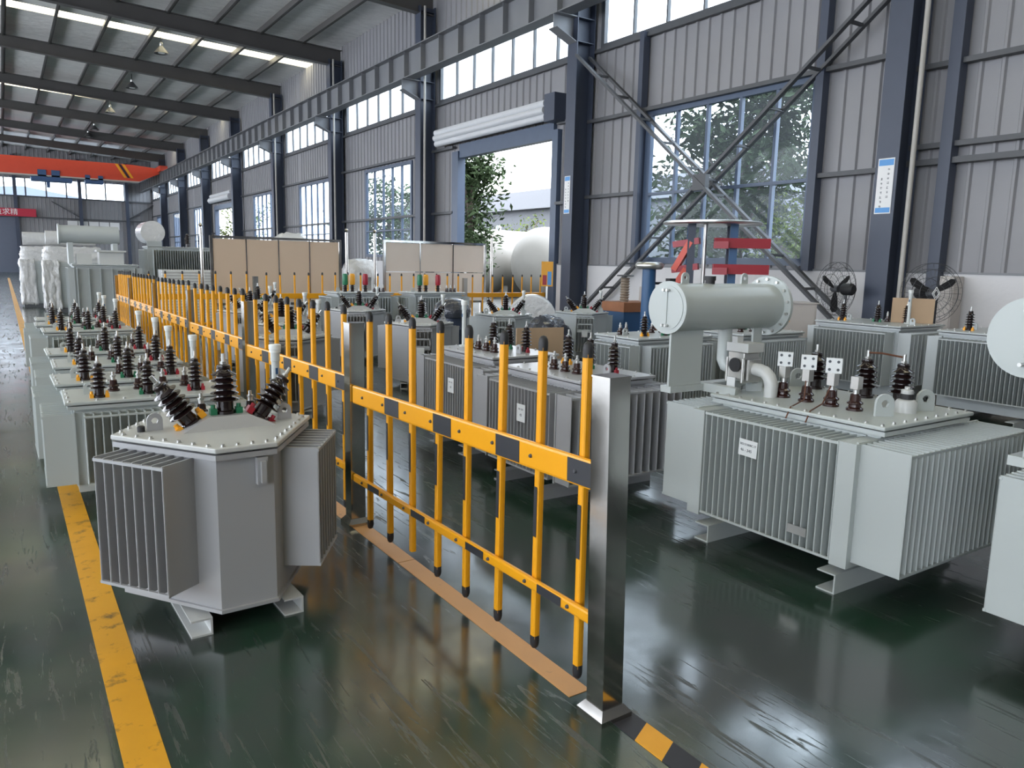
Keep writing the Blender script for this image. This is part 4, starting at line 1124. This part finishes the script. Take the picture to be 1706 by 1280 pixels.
d_ = MB().box(-0.37,0.37,-0.262,-0.25,0.09,1.06).build('cabinet_door','cream',t); MB().add([(-0.05,-0.2635,0.86),(0.05,-0.2635,0.86),(0.0,-0.2635,0.97)],[(0,1,2)]).build('warning_sign','amber',d_); MB().box(0.28,0.30,-0.285,-0.262,0.5,0.64).build('handle','darksteel',d_)

def fan(label, loc, rz, emblem, base_z=0.0):
    t = thing('standing_fan', label, 'fan', loc, rz, 'industrial fans by the wall')
    zc, r = 1.28, 0.385
    B = Matrix.Translation((0,0,zc)) @ Matrix.Rotation(PI/2,4,'X')
    cg = MB()
    for rr, yy in ((r,0.0),(r,0.09),(r*0.8,0.135),(r*0.55,0.15),(r*0.3,0.155),(r*0.8,-0.05),(r*0.5,-0.07)):
        cg.torus((0,0,0), rr, 0.0032, 36, 5, B @ Matrix.Translation((0,0,yy)))
    for i in range(30):
        a = 2*PI*i/30; c, s_ = math.cos(a), math.sin(a)
        cg.tube([B @ Vector((c*0.06,s_*0.06,0.155)), B @ Vector((c*r*0.6,s_*r*0.6,0.15)), B @ Vector((c*r*0.85,s_*r*0.85,0.125)), B @ Vector((c*r,s_*r,0.09)), B @ Vector((c*r,s_*r,0.0)), B @ Vector((c*r*0.8,s_*r*0.8,-0.05)), B @ Vector((c*0.08,s_*0.08,-0.07))], 0.0016, 4)
    cg.build('cage','darksteel',t)
    for i in range(3):
        a = 2*PI*i/3 + 0.5
        bl = []
        for (u, w) in ((0.05,0.02),(0.15,0.05),(0.29,0.06),(0.34,0.025)):
            bl.append((u, w))
        mb_ = MB(); L_ = []; 
        top = [Vector((u, w, 0.055+w*0.35)) for u, w in bl]; bot = [Vector((u, -w*0.8, 0.055-w*0.35)) for u, w in bl]
        rot = Matrix.Rotation(a,4,'Z')
        vs = [B @ rot @ v for v in top] + [B @ rot @ v for v in bot] + [B @ rot @ (v+Vector((0,0,0.004))) for v in top] + [B @ rot @ (v+Vector((0,0,0.004))) for v in bot]
        n = len(bl); fs = []
        for k in range(n-1): fs += [(k,k+1,n+k+1,n+k), (2*n+k+1,2*n+k,3*n+k,3*n+k+1)]
        mb_.add(vs, fs).build('fan_blade','rubber',t)
    MB().lathe([(0.05,0.0),(0.05,0.10),(0.03,0.13)],16,B).build('hub','darksteel',t)
    MB().lathe([(0.075,-0.07),(0.085,-0.09),(0.085,-0.22),(0.06,-0.25)],18,B).build('motor','rubber',t)
    MB().cyl((0,0.12,0.06),(0,0.12,1.28),0.022,12).build('stand_pole','darksteel',t)
    MB().lathe([(0.24,0),(0.24,0.03),(0.04,0.07)],24,Matrix.Translation((0,0.12,0))).build('base','darksteel',t)
    if emblem:
        e = MB()
        for k in (1.0, 0.62):
            p = [(0,0.085*k),(0.05*k,0),(0,-0.085*k),(-0.05*k,0)]
            for i in range(4):
                x0,z0 = p[i]; x1,z1 = p[(i+1)%4]; e.bar((x0,-0.163,zc+0.0+z0),(x1,-0.163,zc+z1),0.004,0.014,(0,1,0))
        e.build('emblem','white',t)
    return t
fan('large black standing fan seen from behind its motor, left of the wall column', (10.1, 6.66, 0), R(176), False)
fan('large black standing fan with white diamond emblem, right of the wall column', (10.0, 5.30, -0.06+0.06), R(-32), True)
t = thing('wall_panel_box', 'tall grey panel standing against the white wall behind the emblem fan', 'panel', (10.70, 5.42, 0))
MB().box(-0.05,0.20,-0.10,0.10,0,1.50).build('panel_body','cream',t,bevel=0.01); MB().box(-0.06,-0.05,-0.08,0.08,0.1,1.45).build('panel_door','cream',t)
t = thing('cardboard_sheet', 'brown cardboard sheet standing on a transformer lid before the fans', 'cardboard', (9.2, 5.05, 0.932), R(-62))
MB().box(-0.23,0.23,-0.008,0.008,0,0.30).build('sheet','card',t)
t = thing('cardboard_sheet', 'brown cardboard sheet standing between transformers behind the barrier', 'cardboard', (4.35, 6.05, 0), R(-8))
MB().box(-0.26,0.26,-0.008,0.008,0,0.93).build('sheet','card',t)
t = thing('plastic_drum', 'dark blue drum with a black bag over its top in the middle store', 'drum', (5.25, 9.45, 0))
MB().lathe([(0.20,0),(0.22,0.03),(0.22,0.3),(0.23,0.32),(0.22,0.34),(0.22,0.6),(0.23,0.62),(0.22,0.64),(0.21,0.84)],24).build('drum_body','barrel',t)
bg = MB(); prb = [(0.25,0.78),(0.27,0.86),(0.24,0.95),(0.16,1.02),(0.05,1.05),(0.005,1.05)]
bg.lathe(prb,24).build('bag_cover','darkwrap',t)
t = thing('wrapped_coil', 'large round coil in grey plastic wrap before the gate', 'coil', (8.0, 11.4, 0.10), R(-35))
MB().lathe([(0.22,-0.2),(0.42,-0.2),(0.45,-0.16),(0.45,0.16),(0.42,0.2),(0.22,0.2)],28,Matrix.Translation((0,0,0.45)) @ Matrix.Rotation(PI/2,4,'X')).build('coil_body','plastic',t)
MB().box(-0.45,0.45,-0.3,0.3,-0.1,0.0).build('pallet','wood',t)
t = thing('wrapped_bundle', 'bundle in crumpled dark plastic behind the brown cardboard sheet', 'bundle', (6.3, 8.60, 0))
bm = bmesh.new(); bmesh.ops.create_icosphere(bm, subdivisions=4, radius=1.0)
rnd = random.Random(2)
for v in bm.verts: k = 1+rnd.gauss(0,0.035); v.co = Vector((v.co.x*0.42*k, v.co.y*0.28*k, max(0.0, 0.42+v.co.z*0.42*k)))
me = bpy.data.meshes.new('plastic_cover'); bm.to_mesh(me); bm.free(); me.materials.append(M['darkwrap']); link('plastic_cover', me, t)

# ================================================================== SIGNS
def glyph(mb, x, z, s, rnd):
    for _ in range(6):
        if rnd.random() < 0.55: zz = z + rnd.uniform(-.45,.45)*s; mb.box(x-rnd.uniform(.25,.5)*s, x+rnd.uniform(.25,.5)*s, -0.0015, 0, zz-0.045*s, zz+0.045*s)
        else: xx = x + rnd.uniform(-.4,.4)*s; mb.box(xx-0.045*s, xx+0.045*s, -0.0015, 0, z-rnd.uniform(.2,.5)*s, z+rnd.uniform(.2,.5)*s)
def poster(label, loc, w=0.215, h=0.78):
    t = thing('notice_poster', label, 'poster', loc, -PI/2, 'notices on the columns')
    MB().box(-w/2,w/2,-0.004,0,-h/2,h/2).build('poster_sheet','white',t)
    MB().box(-w/2+0.012,w/2-0.012,-0.0055,-0.004,h/2-0.10,h/2-0.015).build('header_band','bluep',t)
    MB().box(-w/2+0.012,w/2-0.012,-0.0055,-0.004,-h/2+0.015,-h/2+0.085).build('footer_band','bluep',t)
    mb = MB(); rnd = random.Random(4)
    for i in range(7): glyph(mb, 0.045, h/2-0.15-i*0.063, 0.034, rnd)
    for i in range(7): glyph(mb, -0.045, h/2-0.28-i*0.063, 0.034, rnd)
    tag(mb.build('printed_characters','ink',t,(0,-0.004,0)), kind='stuff')
poster('white notice with blue bands on the column beside the emblem fan', (CX-0.104, 6.30, 2.73), 0.24, 0.76)
poster('white notice on the column right of the open gate', (CX-0.104, 13.62, 3.05), 0.20, 0.80)
t = thing('banner', 'red banner with white characters above the far blue-grey gate', 'banner', (-1.6, Y1-0.42, 4.62))
MB().box(-4.1,4.1,-0.02,0.0,-0.30,0.30).build('banner_cloth','banner',t)
text(t, '\u8d28\u91cf\u7b2c\u4e00 \u7cbe\u76ca\u6c42\u7cbe', 0.52, (0.75,-0.03,0.0), (PI/2,0,0), 'white')

# ================================================================== OVERHEAD CRANE + LAMPS
t = thing('overhead_crane', 'red overhead crane girder spanning the far end of the hall', 'crane', (0, 62, 0))
xa, xb = XL+0.6, CX-0.42
MB().add([(xa,-0.3,6.75),(8.6,-0.3,6.75),(10.0,-0.3,7.40),(10.0,-0.3,7.74),(8.2,-0.3,7.88),(xa,-0.3,7.88),(xa,0.3,6.75),(8.6,0.3,6.75),(10.0,0.3,7.40),(10.0,0.3,7.74),(8.2,0.3,7.88),(xa,0.3,7.88)],
         [(0,1,2,3,4,5),(11,10,9,8,7,6),(0,6,7,1),(1,7,8,2),(2,8,9,3),(3,9,10,4),(4,10,11,5),(5,11,6,0)]).build('girder','red',t)
MB().box(xa,8.6,-0.4,0.4,6.66,6.75).build('bottom_flange','cream',t)
for k, m_ in enumerate(('hazard_yellow','hazard_black','hazard_yellow')):
    MB().add([(7.55+k*0.22-0.45,-0.306,7.86),(7.72+k*0.22-0.45,-0.306,7.86),(8.12+k*0.22-0.3,-0.306,6.95),(7.95+k*0.22-0.3,-0.306,6.95)],[(0,3,2,1)]).build('warning_stripe',m_,t)
MB().box(9.85,10.35,-1.4,1.4,7.52,7.88).build('end_carriage','red',t)
h_ = MB().box(2.0,4.4,-0.5,0.5,6.35,6.62).box(2.4,2.9,-0.4,0.4,6.62,7.1).box(3.2,3.7,-0.4,0.4,6.62,7.1).build('hoist','crane_blue',t); MB().box(2.9,3.1,-0.1,0.1,5.95,6.35).build('hook_block','crane_blue',h_)
h_ = MB().box(5.2,6.3,-0.4,0.4,6.40,6.60).box(5.2,5.5,-0.4,0.4,6.6,6.95).box(6.0,6.3,-0.4,0.4,6.6,6.95).build('hoist','crane_blue',t)
for i, (yv, x) in enumerate(((32.0,5.45),(39.3,5.4),(46.6,5.3),(53.8,5.2),(57.2,5.15))):
    zl = roof_z(x) - 0.62
    t = thing('pendant_lamp', 'dark bell-shaped pendant lamp under the roof, %s from the camera' % ('first','second','third','fourth','fifth')[i], 'lamp', (x, yv, zl), 0, 'pendant lamps')
    MB().lathe([(0.05,0.28),(0.10,0.22),(0.22,0.08),(0.27,0.0),(0.265,0.0),(0.21,0.07),(0.09,0.2),(0.01,0.26)],20).build('lamp_shade','lampshade',t)
    MB().lathe([(0.05,0.28),(0.06,0.30),(0.06,0.38),(0.02,0.40)],14).build('lamp_housing','steel',t)
    MB().cyl((0,0,0.38),(0,0,0.64),0.012,6).build('cord','rubber',t)
    MB().lathe([(0.12,0.02),(0.12,0.05)],14).build('diffuser','white_pl',t)

# ================================================================== SMALL EXTRAS BY THE GATE AND BOARDS
t = thing('sign_stand', 'yellow sign board with blue and red marks at the foot of the gate column', 'sign', (10.18, 13.95, 0), R(-38))
MB().box(-0.13,0.13,-0.012,0.012,1.05,1.60).build('sign_board','hazard_yellow',t); MB().box(-0.02,0.02,-0.01,0.01,0.03,1.05).build('stand_post','steel',t)
MB().box(-0.18,0.18,-0.15,0.15,0,0.03).build('base','steel',t)
MB().box(-0.10,-0.01,-0.014,-0.012,1.08,1.30).build('red_mark','red_pl',t); MB().box(0.01,0.10,-0.014,-0.012,1.08,1.38).build('blue_mark','bluep',t)
def wrapped_lump(label, x, y, rx, ry, hgt, seed):
    t = thing('wrapped_pallet', label, 'pallet load', (x, y, 0), 0, 'plastic-wrapped pallet loads')
    bm = bmesh.new(); bmesh.ops.create_icosphere(bm, subdivisions=4, radius=1.0); rnd = random.Random(seed)
    for v in bm.verts:
        k = 1 + rnd.gauss(0, 0.02); c = v.co
        f = lambda u: math.copysign(abs(u)**0.55, u)
        v.co = Vector((f(c.x)*rx*k, f(c.y)*ry*k, 0.12 + hgt*(0.5 + 0.5*f(c.z)*k)))
    me = bpy.data.meshes.new('plastic_cover'); bm.to_mesh(me); bm.free(); me.materials.append(M['plastic'])
    me.polygons.foreach_set('use_smooth', [True]*len(me.polygons)); link('plastic_cover', me, t)
    MB().box(-rx,rx,-ry,ry,0,0.12).build('pallet_base','wood',t)
wrapped_lump('tall white plastic-wrapped load whose top shows above the wide beige board', 6.05, 19.2, 0.45, 0.45, 2.05, 5)
wrapped_lump('white plastic-wrapped load in the gap between the two boards', 7.75, 18.9, 0.42, 0.42, 1.45, 6)
